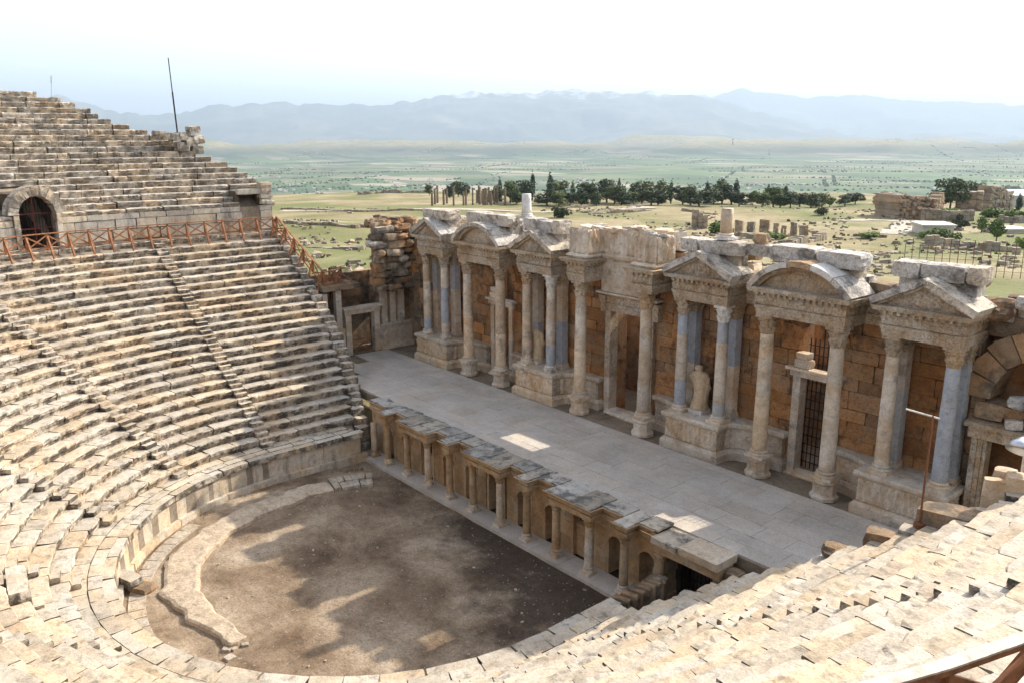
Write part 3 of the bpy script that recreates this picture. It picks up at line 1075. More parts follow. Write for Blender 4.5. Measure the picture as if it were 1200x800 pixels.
# loose dressed block lying against the wall where it is broken
tag(MB().add(*in_frame(TRS((-5.35, -17.75, 0.62), (1.45, 0.75, 0.5), 0.35, 0.08), BOULD[2] if False else ROUGH[3])).build('fallen_block', M_SEAT), 'pale fallen block leaning at the inner foot of the orchestra wall', 'block')
tag(MB().add(*in_frame(TRS((-4.7, -17.35, 0.26), (1.2, 0.8, 0.4), 0.5, 0.05), ROUGH[7])).build('fallen_block', M_RUBBLE), 'brown stone under the pale fallen block by the orchestra wall', 'block')
for lab, px, py, z, size, rz in [('long high-backed stone block at the left edge of the lowest seats', 22, 690, 3.55, (2.6, .75, 1.0), .15), ('small dark-sided stone at the foot of the long block', 42, 712, 2.95, (.9, .6, .55), .2)]:
    p = at_z(px, py, z)
    rz = math.atan2(p[1] - YC, p[0]) + math.pi / 2
    tag(MB().add(*in_frame(TRS(tuple(p), size, rz, .02), rough_cube(77, n=(4, 2, 3), worn=.08, jit=.02))).build('seat_of_honour_block', M_SEAT), lab, 'block')
# dry weeds in the gutter by the wall
gb = MB()
for k in range(2600):
    a = math.radians(U(-205, -112))
    R = U(11.9, 12.4)
    x, y = R * math.cos(a), YC + R * math.sin(a)
    if rnd.random() < 0.35 * (1 + math.sin(a * 9)):
        continue
    h, w, t = U(0.05, 0.22), U(0.01, 0.03), U(0, 6.28)
    gb.add([(x - w * math.cos(t), y - w * math.sin(t), 0.05), (x + w * math.cos(t), y + w * math.sin(t), 0.05), (x + U(-.08, .08), y + U(-.08, .08), 0.1 + h)], [(0, 1, 2)])
pe = MB()
for k in range(1700):
    a, R = U(0, 6.283), 12.2 * math.sqrt(rnd.random())
    x, y = R * math.cos(a), YC + R * math.sin(a)
    if y > -0.9:
        continue
    s_ = U(.015, .045) * (1 + 1.6 * (rnd.random() < .06))
    pe.add(*in_frame(TRS((x, y, .0 + s_ * .3), (s_ * U(1, 1.8), s_, s_ * .7), U(0, 3), .2), ROUGH[rnd.randrange(12)]))
tag(pe.build('pebbles', M_RING, recenter=False), 'small stones strewn over the orchestra floor', 'pebbles', kind='stuff')
tag(gb.build('dry_weeds', plain('dry_weeds', (0.30, 0.20, 0.08), 0.9, var=0.4), recenter=False), 'dry brown weeds in the gutter along the orchestra wall', 'weeds', kind='stuff')

# ------------------------------------------------------------------ columns and carved pieces
def capital_mesh(cx, cy, z0, r, h, square=False):
    mb = MB()
    prof, n = [], 32
    zs = [0, 0.12, 0.26, 0.36, 0.40, 0.52, 0.64, 0.72, 0.76, 0.86]
    rs_ = [1.0, 1.10, 1.16, 1.34, 1.14, 1.18, 1.30, 1.52, 1.30, 1.42]
    for zz, q in zip(zs, rs_):
        prof.append((r * q, z0 + h * zz))

    def mod(a, k):
        ph = 0 if k < 4 else math.pi / 8
        amp = [0.0, .06, .09, .16, .02, .06, .10, .2, .05, .1][k]
        return r * amp * (math.cos(8 * a + ph * 8) - 0.2) + r * U(-.03, .03)
    mb.add(*lathe(prof, n, cx, cy, 0, mod))
    w = r * 1.75
    pts = []
    for q in range(4):
        a0 = math.pi / 4 + q * math.pi / 2
        a1 = a0 + math.pi / 2
        c0 = np.array([math.cos(a0), math.sin(a0)]) * w * 1.2
        c1 = np.array([math.cos(a1), math.sin(a1)]) * w * 1.2
        for t in (0.06, 0.3, 0.5, 0.7, 0.94):
            p = c0 * (1 - t) + c1 * t
            p = p * (1 - 0.13 * math.sin(math.pi * t))
            pts.append((cx + p[0], cy + p[1]))
    m = len(pts)
    v = [(x, y, z0 + h * 0.86) for x, y in pts] + [(x, y, z0 + h) for x, y in pts]
    mb.add(v, [(i, (i + 1) % m, m + (i + 1) % m, m + i) for i in range(m)] + [tuple(range(m - 1, -1, -1)), tuple(m + i for i in range(m))])
    return mb


def base_mesh(cx, cy, z0, r, h=0.42):
    mb = MB()
    w = r * 1.42
    mb.box(cx - w, cx + w, cy - w, cy + w, z0, z0 + h * 0.34, 0.01)
    mb.add(*lathe([(r * 1.36, z0 + h * 0.34), (r * 1.42, z0 + h * 0.44), (r * 1.34, z0 + h * 0.56), (r * 1.14, z0 + h * 0.62), (r * 1.12, z0 + h * 0.72), (r * 1.24, z0 + h * 0.8), (r * 1.22, z0 + h * 0.9), (r * 1.04, z0 + h)], 20, cx, cy, 0.008))
    return mb


def column(parent, cx, cy, z0, z1, r, mats, pedestal=0.0, cap=0.95, cuts=None, capmat=None, topr=0.86):
    col = bpy.data.objects.new('column', None)
    link(col, parent, Matrix.Translation(Vector((cx, cy, z0))))
    z = z0
    if pedestal:
        R = r * 1.62
        mb = MB().add(*lathe([(R * 1.12, z), (R * 1.12, z + 0.16), (R * 1.0, z + 0.24), (R * 0.93, z + 0.32), (R * 0.93, z + pedestal - 0.24), (R * 1.06, z + pedestal - 0.14), (R * 1.06, z + pedestal)], 8, cx, cy, 0.012, rot=math.pi / 8))
        mb.build('pedestal', M_MARBLE, col)
        z += pedestal
    base_mesh(cx, cy, z, r).build('base', M_MARBLE, col, smooth=False)
    z += 0.42
    H = z1 - cap - z
    cuts = sorted(cuts if cuts is not None else [U(0.25, 0.45), U(0.6, 0.85)])
    lv = [0] + cuts + [1]
    for k in range(len(lv) - 1):
        a, b_ = z + H * lv[k], z + H * lv[k + 1]

        def rad(q):
            t = (q - z) / H
            return r * (1 - (1 - topr) * t ** 1.6)
        nseg = max(2, int((b_ - a) / 0.6))
        prof = [(rad(a) * 0.975, a + 0.002), (rad(a), a + 0.03)] + [(rad(a + (b_ - a) * j / nseg), a + (b_ - a) * j / nseg) for j in range(1, nseg)] + [(rad(b_), b_ - 0.03), (rad(b_) * 0.975, b_ - 0.002)]
        MB().add(*lathe(prof, 22, cx + U(-.008, .008), cy + U(-.008, .008), 0.008)).build('drum', mats[k % len(mats)], col, smooth=True)
    capital_mesh(cx, cy, z1 - cap, r * topr, cap).build('capital', capmat or M_CARVE, col)
    return col


def pilaster(parent, cx, cy, z0, z1, w, mats, name='pilaster'):
    col = bpy.data.objects.new(name, None)
    link(col, parent, Matrix.Translation(Vector((cx, cy, z0))))
    MB().box(cx - w * .68, cx + w * .68, cy - w * .68, cy + w * .68, z0, z0 + 0.2, .01).box(cx - w * .6, cx + w * .6, cy - w * .6, cy + w * .6, z0 + 0.2, z0 + 0.38, .01).build('base', M_MARBLE, col)
    zc = z1 - 0.85
    cut = U(0.25, 0.7)
    lv = [z0 + .38, z0 + .38 + (zc - z0 - .38) * cut, zc]
    for k in range(2):
        MB().box(cx - w / 2, cx + w / 2, cy - w / 2, cy + w / 2, lv[k] + .002, lv[k + 1] - .004, .008).build('drum', mats[k % len(mats)], col)
    q = []
    v, f = [], []
    for zz, s_ in ((0, .5), (.25, .56), (.35, .66), (.42, .56), (.65, .64), (.72, .75), (.85, .7)):
        b_ = w * s_
        v += [(cx - b_, cy - b_, zc + zz), (cx + b_, cy - b_, zc + zz), (cx + b_, cy + b_, zc + zz), (cx - b_, cy + b_, zc + zz)]
    for k in range(6):
        for i in range(4):
            f.append((k * 4 + i, k * 4 + (i + 1) % 4, k * 4 + 4 + (i + 1) % 4, k * 4 + 4 + i))
    f += [(3, 2, 1, 0), (24, 25, 26, 27)]
    MB().add(v, f).build('capital', M_CARVE, col)
    return col


def relief(x0, x1, z0, z1, y, amp=0.09, facing='y', nx=None, seed=0):
    """a carved figure frieze: panel displaced with upright figure-like bosses; returns verts, faces"""
    L = x1 - x0
    nx = nx or max(6, int(L / 0.055))
    nz = 14
    rs = np.random.RandomState(seed + 3)
    figs = []
    x = 0.12
    while x < L - 0.1:
        figs.append((x + rs.uniform(-.04, .04), rs.uniform(.5, 1), rs.uniform(-.5, .5)))
        x += rs.uniform(0.26, 0.42)
    v, f = [], []
    for i in range(nx + 1):
        for k in range(nz + 1):
            t, zt = i / nx * L, k / nz
            h = 0
            for fx, a, lean in figs:
                dx = (t - fx - lean * 0.12 * (zt - .5)) / (0.085 if zt < 0.72 else 0.055)
                h = max(h, 1.5 * a * math.exp(-dx * dx) * (0.72 + 0.28 * math.sin(zt * 9 + fx * 5)) * (1 if 0.05 < zt < 0.95 else 0))
            h += rs.uniform(-.12, .12)
            if i in (0, nx) or k in (0, nz):
                h = 0
            v.append((x0 + t, y - amp * h, z0 + (z1 - z0) * zt))
    m = nz + 1
    for i in range(nx):
        for k in range(nz):
            f.append((i * m + k, (i + 1) * m + k, (i + 1) * m + k + 1, i * m + k + 1))
    return v, f


def block_obj(parent, name, loc, size, mat, rz=0.0, tilt=0.0, kind=None):
    src, key = {'b': (BOULD, 'bould'), 'c': (CRISP, 'slab'), None: (ROUGH, 'rough')}[kind]
    k = rnd.randrange(len(src))
    o = bpy.data.objects.new(name, vmesh(key + str(k), src[k], mat))
    return link(o, parent, TRS(loc, size, rz, tilt))


# ------------------------------------------------------------------ pulpitum: the front of the stage
pu = thing('stage_front', (0, 0.3, 0), 'low colonnaded stage front of honey stone with arched niches above the orchestra', 'stage front')
PC = [1.23, 3.51, 5.79, 8.13, 10.45]
for k, x in enumerate([-12.35] + [-q for q in PC[::-1]] + PC):
    broken = (k == 0)
    if broken:
        co = bpy.data.objects.new('column', None)
        link(co, pu, Matrix.Translation(Vector((x, 0.1, 0.2))))
        base_mesh(x, 0.1, 0.2, 0.22, 0.28).build('base', M_PULP, co)
        MB().add(*lathe([(0.215, 0.48), (0.22, 1.2), (0.21, 1.9), (0.2, 2.55)], 18, x, 0.1, 0.02)).build('drum', M_MARBLE, co, smooth=True)
    else:
        column(pu, x, 0.0, 0.2, 3.15, 0.22, [M_PULP if k % 3 else M_MARBLE], 0, 0.42, cuts=[], capmat=M_PULP)
# step under the columns, in lengths
x = -13.6
while x < 11.6:
    L = U(1.3, 2.3)
    MB().box(x, min(x + L - 0.015, 11.9), -0.62, 0.75, -0.3, 0.2, 0.012).build('step_stone', M_PAVE, pu)
    x += L
# wall behind with niches and doorways
bays = []
niche = [-11.35, -9.28, -4.66, -2.38, 2.38, 4.66, 9.28, 11.25]
nich2 = [(-12.0, -10.6), (-9.98, -8.55), (-5.35, -3.95), (-3.1, -1.75), (1.75, 3.1), (3.95, 5.35), (8.55, 9.98), (10.6, 12.0)]
for cx, (xa, xb) in zip(niche, nich2):
    v, f = arch_panel(xa, xb, cx, 0.48, 0.2, 1.9, 3.12, 0.72, 1.25)
    MB().add(v, f).build('niche_surround', M_PULP, pu)
    # curved niche back and half dome
    v, f = [], []
    for k in range(13):
        a = math.pi * k / 12
        for z in (0.2, 0.8, 1.4, 1.9):
            v.append((cx - 0.48 * math.cos(a), 1.24 + 0.45 * math.sin(a), z))
        for q in (0.4, 0.8, 1.2, 1.5):
            v.append((cx - 0.48 * math.cos(q) * math.cos(a), 1.24 + 0.45 * math.cos(q) * math.sin(a), 1.9 + 0.48 * math.sin(q)))
    for k in range(12):
        for j in range(7):
            f.append((k * 8 + j, (k + 1) * 8 + j, (k + 1) * 8 + j + 1, k * 8 + j + 1))
    MB().add(v, f).build('niche_back', M_PULP, pu, smooth=True)
    # archivolt
    for k in range(5):
        MB().add(*ring_stone((cx, 1.9), 0.485, 0.62, math.pi * k / 5, math.pi * (k + 1) / 5 - .01, 0.66, 0.8, 0.004)).build('arch_stone', M_PULP, pu)
fill = [(-13.6, -12.0), (-10.6, -9.98), (-8.55, -7.75), (-6.15, -5.35), (-3.95, -3.1), (-1.75, -0.95), (0.95, 1.75), (3.1, 3.95), (5.35, 6.15), (7.75, 8.55), (9.98, 10.6)]
for xa, xb in fill:
    z = 0.2
    while z < 3.0:
        h = U(0.5, 0.95)
        if 3.12 - z - h < 0.35:
            h = 3.12 - z
        MB().box(xa + .004, xb - .004, 0.74 + U(-.015, .015), 1.3, z + .004, z + h - .006, 0.006).build('wall_block', M_PULP, pu)
        z += h
for cx, zt, zb in ((-6.95, 2.7, 1.6), (0, 2.75, 0.2), (6.95, 2.75, 1.95)):
    MB().box(cx - 0.8, cx + 0.8, 0.76, 1.3, zt, 3.12, 0.008).build('lintel', M_PULP, pu)
    if zb > 0.5:
        MB().box(cx - 0.8, cx + 0.8, 0.95, 1.3, 0.2, zb, 0.008).build('door_panel', M_PULP, pu)
    for sx in (-1, 1):
        MB().box(cx + sx * 0.72 - 0.09, cx + sx * 0.72 + 0.09, 0.7, 1.2, 0.2, zt - .004, 0.006).build('door_jamb', M_PULP, pu)
MB().box(-13.6, 12.3, 2.4, 2.6, -0.3, 3.5).box(-13.6, 12.3, 1.66, 2.4, 3.14, 3.35).build('core', M_DARK, pu)
# entablature breaking forward over the columns
PE = [(-13.5, 0.55)]
brk = [(-10.78, -10.12), (-8.46, -5.46), (-3.84, -3.18), (-1.56, 1.56), (3.18, 3.84), (5.46, 8.46), (10.12, 10.78)]
for xa, xb in brk:
    PE += [(xa, 0.55), (xa, -0.24), (xb, -0.24), (xb, 0.55)]
PE += [(11.9, 0.55)]
PEc = PE + [(11.9, 1.7), (-13.5, 1.7)]
for nm, prof in (('architrave', [(0, 3.13), (0, 3.24), (.03, 3.25), (.03, 3.38), (.06, 3.39), (.06, 3.43)]),
                 ('frieze', [(0.01, 3.43), (0.03, 3.5), (0.01, 3.62)]),
                 ('cornice', [(0.05, 3.62), (0.08, 3.67), (0.20, 3.71), (0.23, 3.80), (0.19, 3.82)])):
    v, f = sweep(PE, prof, 0.35, 0.008, caps=False, jz=0.004)
    MB().add(v, f).build(nm, M_PULP, pu)
# lichen-dark coping slabs lying on it
for xa, xb, yf in [(-13.4, -11.9, .5), (-11.85, -10.95, .45), (-10.9, -10.0, -.38), (-9.95, -8.6, .42), (-8.55, -7.0, -.4), (-6.95, -5.4, -.42), (-5.3, -3.95, .42), (-3.92, -3.1, -.4), (-3.0, -1.7, .45), (-1.66, 0.1, -.42), (0.12, 1.66, -.42), (1.75, 3.05, .42), (3.1, 3.92, -.4), (4.0, 5.35, .42), (5.4, 7.1, -.42), (7.12, 8.52, -.42), (8.6, 10.0, .42), (10.05, 10.88, -.4), (10.95, 12.0, .45)]:
    n_ = 7
    yb = 1.62
    top = 3.84 + U(-.015, .02)
    pts = [(xa + (xb - xa) * k / n_, yf + U(-.03, .05)) for k in range(n_ + 1)] + [(xb - U(0, .02), yb * .5 + yf * .5), (xb - U(0, .03), yb + U(-.15, .06)), ((xa + xb) / 2, yb + U(-.1, .1)), (xa + U(0, .03), yb + U(-.15, .06)), (xa + U(0, .02), yb * .5 + yf * .5)]
    m = len(pts)
    v = [(x, y, top - 0.10) for x, y in pts] + [(x, y, top + U(-.012, .012)) for x, y in pts]
    MB().add(v, [(i, (i + 1) % m, m + (i + 1) % m, m + i) for i in range(m)] + [tuple(range(m - 1, -1, -1)), tuple(m + i for i in range(m))]).build('coping_slab', M_COPING, pu)

# the passage at the right-hand end: lintelled doorway with side walls
pg = thing('side_passage', (14, 0.6, 0), 'dark lintelled doorway at the right end of the stage front', 'doorway')
for z0, z1, x0, x1 in [(0.2, .7, 11.7, 12.5), (.7, 1.25, 11.72, 12.45), (1.25, 1.8, 11.7, 12.4), (1.8, 2.4, 11.75, 12.5), (2.4, 2.85, 11.7, 12.45)]:
    MB().box(x0, x1, 0.62, 1.4, z0, z1 - .01, .02).build('jamb_block', M_PULP, pg)
column(pg, 12.35, 0.35, 0.4, 2.85, 0.2, [M_PULP], 0, 0.36, cuts=[], capmat=M_PULP)
for z0, z1 in ((0.5, 1.2), (1.2, 1.9), (1.9, 2.85)):
    MB().box(15.15, 15.75, 0.4, 1.5, z0, z1 - .01, .02).build('jamb_block', M_RUBBLE, pg)
MB().box(12.0, 13.9, 0.28, 1.3, 2.86, 3.32, .015).build('lintel', M_PULP, pg)
MB().box(13.9, 15.5, 0.30, 1.3, 2.86, 3.30, .015).build('lintel', M_PULP, pg)
MB().box(11.95, 13.4, 0.05, 1.6, 3.34, 3.62, .03).build('coping_slab', M_COPING, pg)
MB().box(13.42, 15.5, 0.16, 1.6, 3.32, 3.68, .02).build('coping_slab', M_MARBLE, pg)
for k in range(14):
    block_obj(pg, 'rubble_stone', (15.9 + (k % 7) * 0.62, 0.95 + U(-.1, .1), 2.4 + (k // 7) * 0.6 + U(-.1, .1)), (0.66, 0.7, 0.62), M_RUBBLE, U(-.1, .1), .08)
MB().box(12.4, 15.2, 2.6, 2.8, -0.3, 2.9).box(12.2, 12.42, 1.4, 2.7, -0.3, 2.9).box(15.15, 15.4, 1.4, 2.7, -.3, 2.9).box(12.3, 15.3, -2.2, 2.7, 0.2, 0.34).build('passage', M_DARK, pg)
gt = thing('iron_grille', (13.9, 1.6, 0.35), 'black iron grille closing the passage at the right of the stage front', 'grille')
for k in range(12):
    MB().bar((12.6 + k * 0.22, 1.6, 0.34), (12.6 + k * 0.22, 1.6, 2.8), 0.03).build('bar', M_IRON, gt)
for z in (0.6, 1.5, 2.5):
    MB().bar((12.5, 1.6, z), (15.1, 1.6, z), 0.04).build('crossbar', M_IRON, gt)
# curved ruined side wall of the passage
cw = thing('ruined_passage_wall', (12.0, -1.5, 0), 'curved ruined wall sloping down beside the right-hand stage passage', 'wall')
for k in range(9):
    t = k / 8
    x, y = 12.75 - 1.0 * t, -0.25 - 2.6 * t + 0.5 * math.sin(t * 3)
    h = 1.75 - 1.0 * t
    for q in range(2):
        block_obj(cw, 'wall_stone', (x + U(-.05, .05), y, 0.2 + h * (q * .5 + .25)), (0.72, 0.45, h * 0.53), M_RUBBLE, 0.3 + U(-.1, .1), .05)
    block_obj(cw, 'coping_stone', (x, y, 0.26 + h), (0.8, 0.46, 0.18), M_RUBBLE, 0.3 + U(-.1, .1), .04)

# ------------------------------------------------------------------ stage floor
sf = MB().box(-25.6, 22.0, 1.72, 13.0, 2.9, 3.50).build('stage_floor', M_EARTH)
tag(sf, kind='structure')
slabs = []
y = 1.75
while y < 9.15:
    h = U(0.8, 1.35)
    if 9.2 - y - h < 0.5:
        h = 9.2 - y
    x = -25.3 if y > 5.2 else -23.2 + U(-.5, .5) if y > 3.4 else -19.5 + U(-.6, .6)
    while x < 21.6:
        L = U(1.0, 2.9)
        slabs.append((TRS((x + L / 2, y + h / 2, 3.53 + U(-.008, .008)), (L - U(.001, .005), h - U(.001, .005), 0.18), 0, 0.0012), FLAT, rnd.randrange(6), 'flat'))
        x += L
    y += h
place(sf, 'paving_slab', slabs, M_PAVE, 300)

# ------------------------------------------------------------------ the stage building (scaenae frons)
ZS, ZP, ZE, ZC = 3.60, 5.70, 12.30, 13.76
YW = 11.8
sw = thing('stage_wall', (0, 12.4, ZS), 'orange brown block wall with tall doorways behind the marble columns', 'wall')
HOLES = [(-1.62, 1.62, ZS, 11.0), (-13.95, -11.65, ZS, 12.1), (11.65, 13.95, ZS, 12.1)]


def wall_pieces(x0, x1, z0, z1, hmin, hmax, lmin, lmax, holes):
    out = []
    z = z0
    while z < z1 - 0.05:
        h = U(hmin, hmax)
        if z1 - z - h < hmin * 0.6:
            h = z1 - z
        x = x0
        while x < x1 - 0.05:
            L = U(lmin, lmax)
            if x1 - x - L < lmin * 0.5:
                L = x1 - x
            segs = [(x, x + L)]
            for a, b_, c, d in holes:
                if c < z + h - 0.02 and d > z + 0.02:
                    ns = []
                    for s0, s1 in segs:
                        if s1 <= a or s0 >= b_:
                            ns.append((s0, s1))
                        else:
                            if a - s0 > 0.12:
                                ns.append((s0, a))
                            if s1 - b_ > 0.12:
                                ns.append((b_, s1))
                    segs = ns
            for s0, s1 in segs:
                out.append((s0, s1, z, z + h))
            x += L
        z += h
    return out


it = []
for a, b_, c, d in wall_pieces(-21.9, 20.4, ZS, ZE, 0.6, 1.0, 0.9, 2.6, HOLES):
    it.append((TRS(((a + b_) / 2, YW + 0.25 + U(-.03, .04), (c + d) / 2), (b_ - a - .008, 0.5, d - c - .008), 0, 0.004), CRISP, rnd.randrange(8), 'slab'))
place(sw, 'wall_block', it, M_ORANGE, 300)
mb = MB()
xs = [-21.9, -13.95, -11.65, -1.62, 1.62, 11.65, 13.95, 20.4]
for k in (0, 2, 4, 6):
    mb.box(xs[k], xs[k + 1], YW + 0.3, 13.2, ZS - .3, ZE + 1.2)
for a, b_, c, d in HOLES:
    mb.box(a, b_, YW + 0.3, 13.2, d, ZE + 1.2)
mb.build('wall_core', M_ORANGE, sw)
MB().box(-22.5, 27, 16.6, 17.6, 2.0, 12.45).box(-22.5, -8, 16.65, 17.55, 12.4, 14.3).box(-21.9, -20.9, 13.2, 16.6, 2.0, 12).box(26, 27, 13.2, 16.6, 2, 12).build('rear_wall_and_sun_block', M_RUBBLE, sw)  # hidden rear wall; its raised left length is added to block stray sunlight
MB().box(-22, 26, 13.0, 16.8, 2.6, 3.4).build('rear_floor', M_EARTH, sw)
# vaulted heads over the side doorways, door frames, grilles
for cx in (-12.8, 12.8):
    for k in range(7):
        MB().add(*ring_stone((cx, 10.92), 1.15, 1.62, math.pi * k / 7 + .01, math.pi * (k + 1) / 7 - .01, YW - 0.06, YW + 0.6, 0.03)).build('voussoir', M_ORANGE, sw)
    for sx in (-1, 1):
        a, b_ = sorted((cx + sx * 0.85, cx + sx * 1.28))
        MB().box(a, b_, YW - 0.14, YW + 0.5, ZS - .05, 6.4, .008).build('door_jamb', M_MARBLE, sw)
        MB().box(a, b_, YW - 0.14, YW + 0.5, 6.41, 8.9, .008).build('door_jamb', M_MARBLE, sw)
    MB().box(cx - 1.45, cx + 1.45, YW - 0.2, YW + 0.5, 8.91, 9.26, .015).build('door_lintel', M_MARBLE, sw)
    MB().box(cx - 1.62, cx + 1.62, YW - 0.42, YW + 0.2, 9.27, 9.42, .02).build('door_cornice', M_MARBLE, sw)
    block_obj(sw, 'loose_stone', (cx - 0.75, YW + 0.0, 9.64), (0.9, 0.6, 0.45), M_MARBLE, 0.1, .05)
    block_obj(sw, 'loose_stone', (cx - 0.8, YW + 0.0, 10.04), (0.75, 0.55, 0.35), M_MARBLE, -.1, .05)
    block_obj(sw, 'threshold', (cx, YW - 0.1, ZS + 0.02), (2.6, 1.0, 0.22), M_MARBLE)
gr = thing('iron_grille', (12.8, 12.5, ZS), 'black iron grille inside the tall doorway right of the standing statue', 'grille')
for k in range(9):
    x = 11.8 + k * 0.25
    MB().bar((x, 12.7, ZS), (x, 12.7, 11.8 if k in (3, 4) else 10.8), 0.045).build('bar', M_IRON, gr)
for k in range(14):
    MB().bar((11.7, 12.68, ZS + 0.35 + k * 0.5), (13.9, 12.68, ZS + 0.35 + k * 0.5), 0.04).build('crossbar', M_IRON, gr)
sca = thing('scaffold_frame', (0, 14.5, 3.4), 'dark scaffold poles inside the great central doorway', 'scaffold')
for x in (-1.3, -0.4, 0.5, 1.3):
    MB().bar((x, 14.4, 3.4), (x, 14.4, 10.2), 0.06).build('pole', M_IRON, sca)
for k in range(7):
    MB().bar((-1.5, 14.4, 4.2 + k * 0.9), (1.5, 14.4, 4.2 + k * 0.9 + U(-.1, .1)), 0.06).build('pole', M_RUST, sca)
# great central doorway
for sx in (-1, 1):
    for z0, z1 in ((ZS - .05, 5.9), (5.91, 8.3), (8.31, 10.3)):
        a, b_ = sorted((sx * 1.55, sx * 2.0))
        MB().box(a, b_, YW - 0.28, YW + 0.45, z0, z1, .006).build('door_jamb', M_CARVE if z0 > 5 else M_MARBLE, sw)
    a, b_ = sorted((sx * 2.02, sx * 2.35))
    mbx = MB()
    mbx.add(*sweep([(a, YW), (a, YW - .3), (b_, YW - .3), (b_, YW)], [(0, 10.2), (.06, 10.4), (.02, 10.7), (.10, 11.0), (.16, 11.28)], 0.15, 0.01))
    mbx.build('console', M_CARVE, sw)
MB().box(-2.0, 2.0, YW - 0.28, YW + 0.5, 10.31, 10.8, .006).build('door_lintel', M_CARVE, sw)
MB().add(*relief(-2.0, 2.0, 10.81, 11.28, YW - 0.24, 0.07, seed=5)).add(*sweep([(-2.0, YW), (-2.0, YW - .22), (2.0, YW - .22), (2.0, YW)], [(0, 10.81), (0, 11.28)])).build('door_frieze', M_CARVE, sw)
MB().add(*sweep([(-2.2, YW), (-2.2, YW - .3), (2.2, YW - .3), (2.2, YW)], [(0, 11.29), (.1, 11.34), (.34, 11.44), (.36, 11.56), (.2, 11.6)], 0.3, 0.015)).build('door_cornice', M_MARBLE, sw)
block_obj(sw, 'threshold', (0, YW - 0.1, ZS + 0.03), (3.6, 1.3, 0.26), M_MARBLE)

PROF_A = [(0, 12.31), (0, 12.46), (.035, 12.47), (.035, 12.64), (.07, 12.65), (.09, 12.80), (.11, 12.85)]
PROF_F = [(.02, 12.855), (.02, 12.9), (.07, 13.0), (.07, 13.12), (.02, 13.28), (.02, 13.30)]
PROF_C = [(.06, 13.305), (.10, 13.38), (.14, 13.40), (.14, 13.48), (.36, 13.52), (.40, 13.62), (.44, 13.74), (.36, 13.76)]


def entablature(parent, path, mat=None, dent=True, z=0.0):
    for nm, pr in (('architrave', PROF_A), ('frieze', PROF_F), ('cornice', PROF_C)):
        pr = [(o, q + z) for o, q in pr]
        mb = MB().add(*sweep(path, pr, 0.11 if nm == 'frieze' else 0.3, 0.03 if nm == 'frieze' else (0.032 if nm == 'cornice' else 0.014), jz=0.014 if nm == 'cornice' else .006))
        if nm == 'cornice' and dent:
            for a, b_ in zip(path[:-1], path[1:]):
                a, b_ = np.array(a, float), np.array(b_, float)
                L = np.linalg.norm(b_ - a)
                d = (b_ - a) / max(L, 1e-6)
                nn = np.array([d[1], -d[0]])
                k = int(L / 0.30)
                for i in range(k):
                    p = a + d * (i + .5) * L / k + nn * 0.22
                    mb.box(p[0] - .075, p[0] + .075, p[1] - .09, p[1] + .09, 13.37 + z, 13.51 + z)
        if nm == 'frieze' and dent:
            (fx0, fy0), (fx1, fy1) = path[1], path[2]
            mb.add(*relief(fx0 - .05, fx1 + .05, 12.88 + z, 13.29 + z, fy0 - .05, 0.09, seed=int(abs(fx0) * 17) % 83))
        mb.build(nm, mat or M_CARVE, parent)


entablature(sw, [(-21.9, 12.2), (-21.9, 11.5), (20.4, 11.5), (20.4, 12.2)], dent=False)
# rough masonry left standing above the wall
for x in np.arange(-21.4, 20.2, 0.95):
    if 8.2 < x < 10.6:      # gap added so the sun throws a patch on the orchestra
        continue
    if rnd.random() < 0.85:
        hz = U(0.5, 0.95)
        block_obj(sw, 'attic_block', (x + U(-.1, .1), 12.1 + U(-.15, .2), ZC + hz / 2 - 0.05), (U(.8, 1.15), U(.9, 1.2), hz), rnd.choice([M_PARAPET, M_RUBBLE, M_MARBLE]), U(-.08, .08), .03)
    if rnd.random() < 0.45:
        block_obj(sw, 'attic_block', (x + U(-.2, .2), 12.3 + U(-.15, .2), ZC + 1.1), (U(.7, 1.1), U(.8, 1.1), U(.4, .7)), rnd.choice([M_PARAPET, M_RUBBLE]), U(-.15, .15), .05)


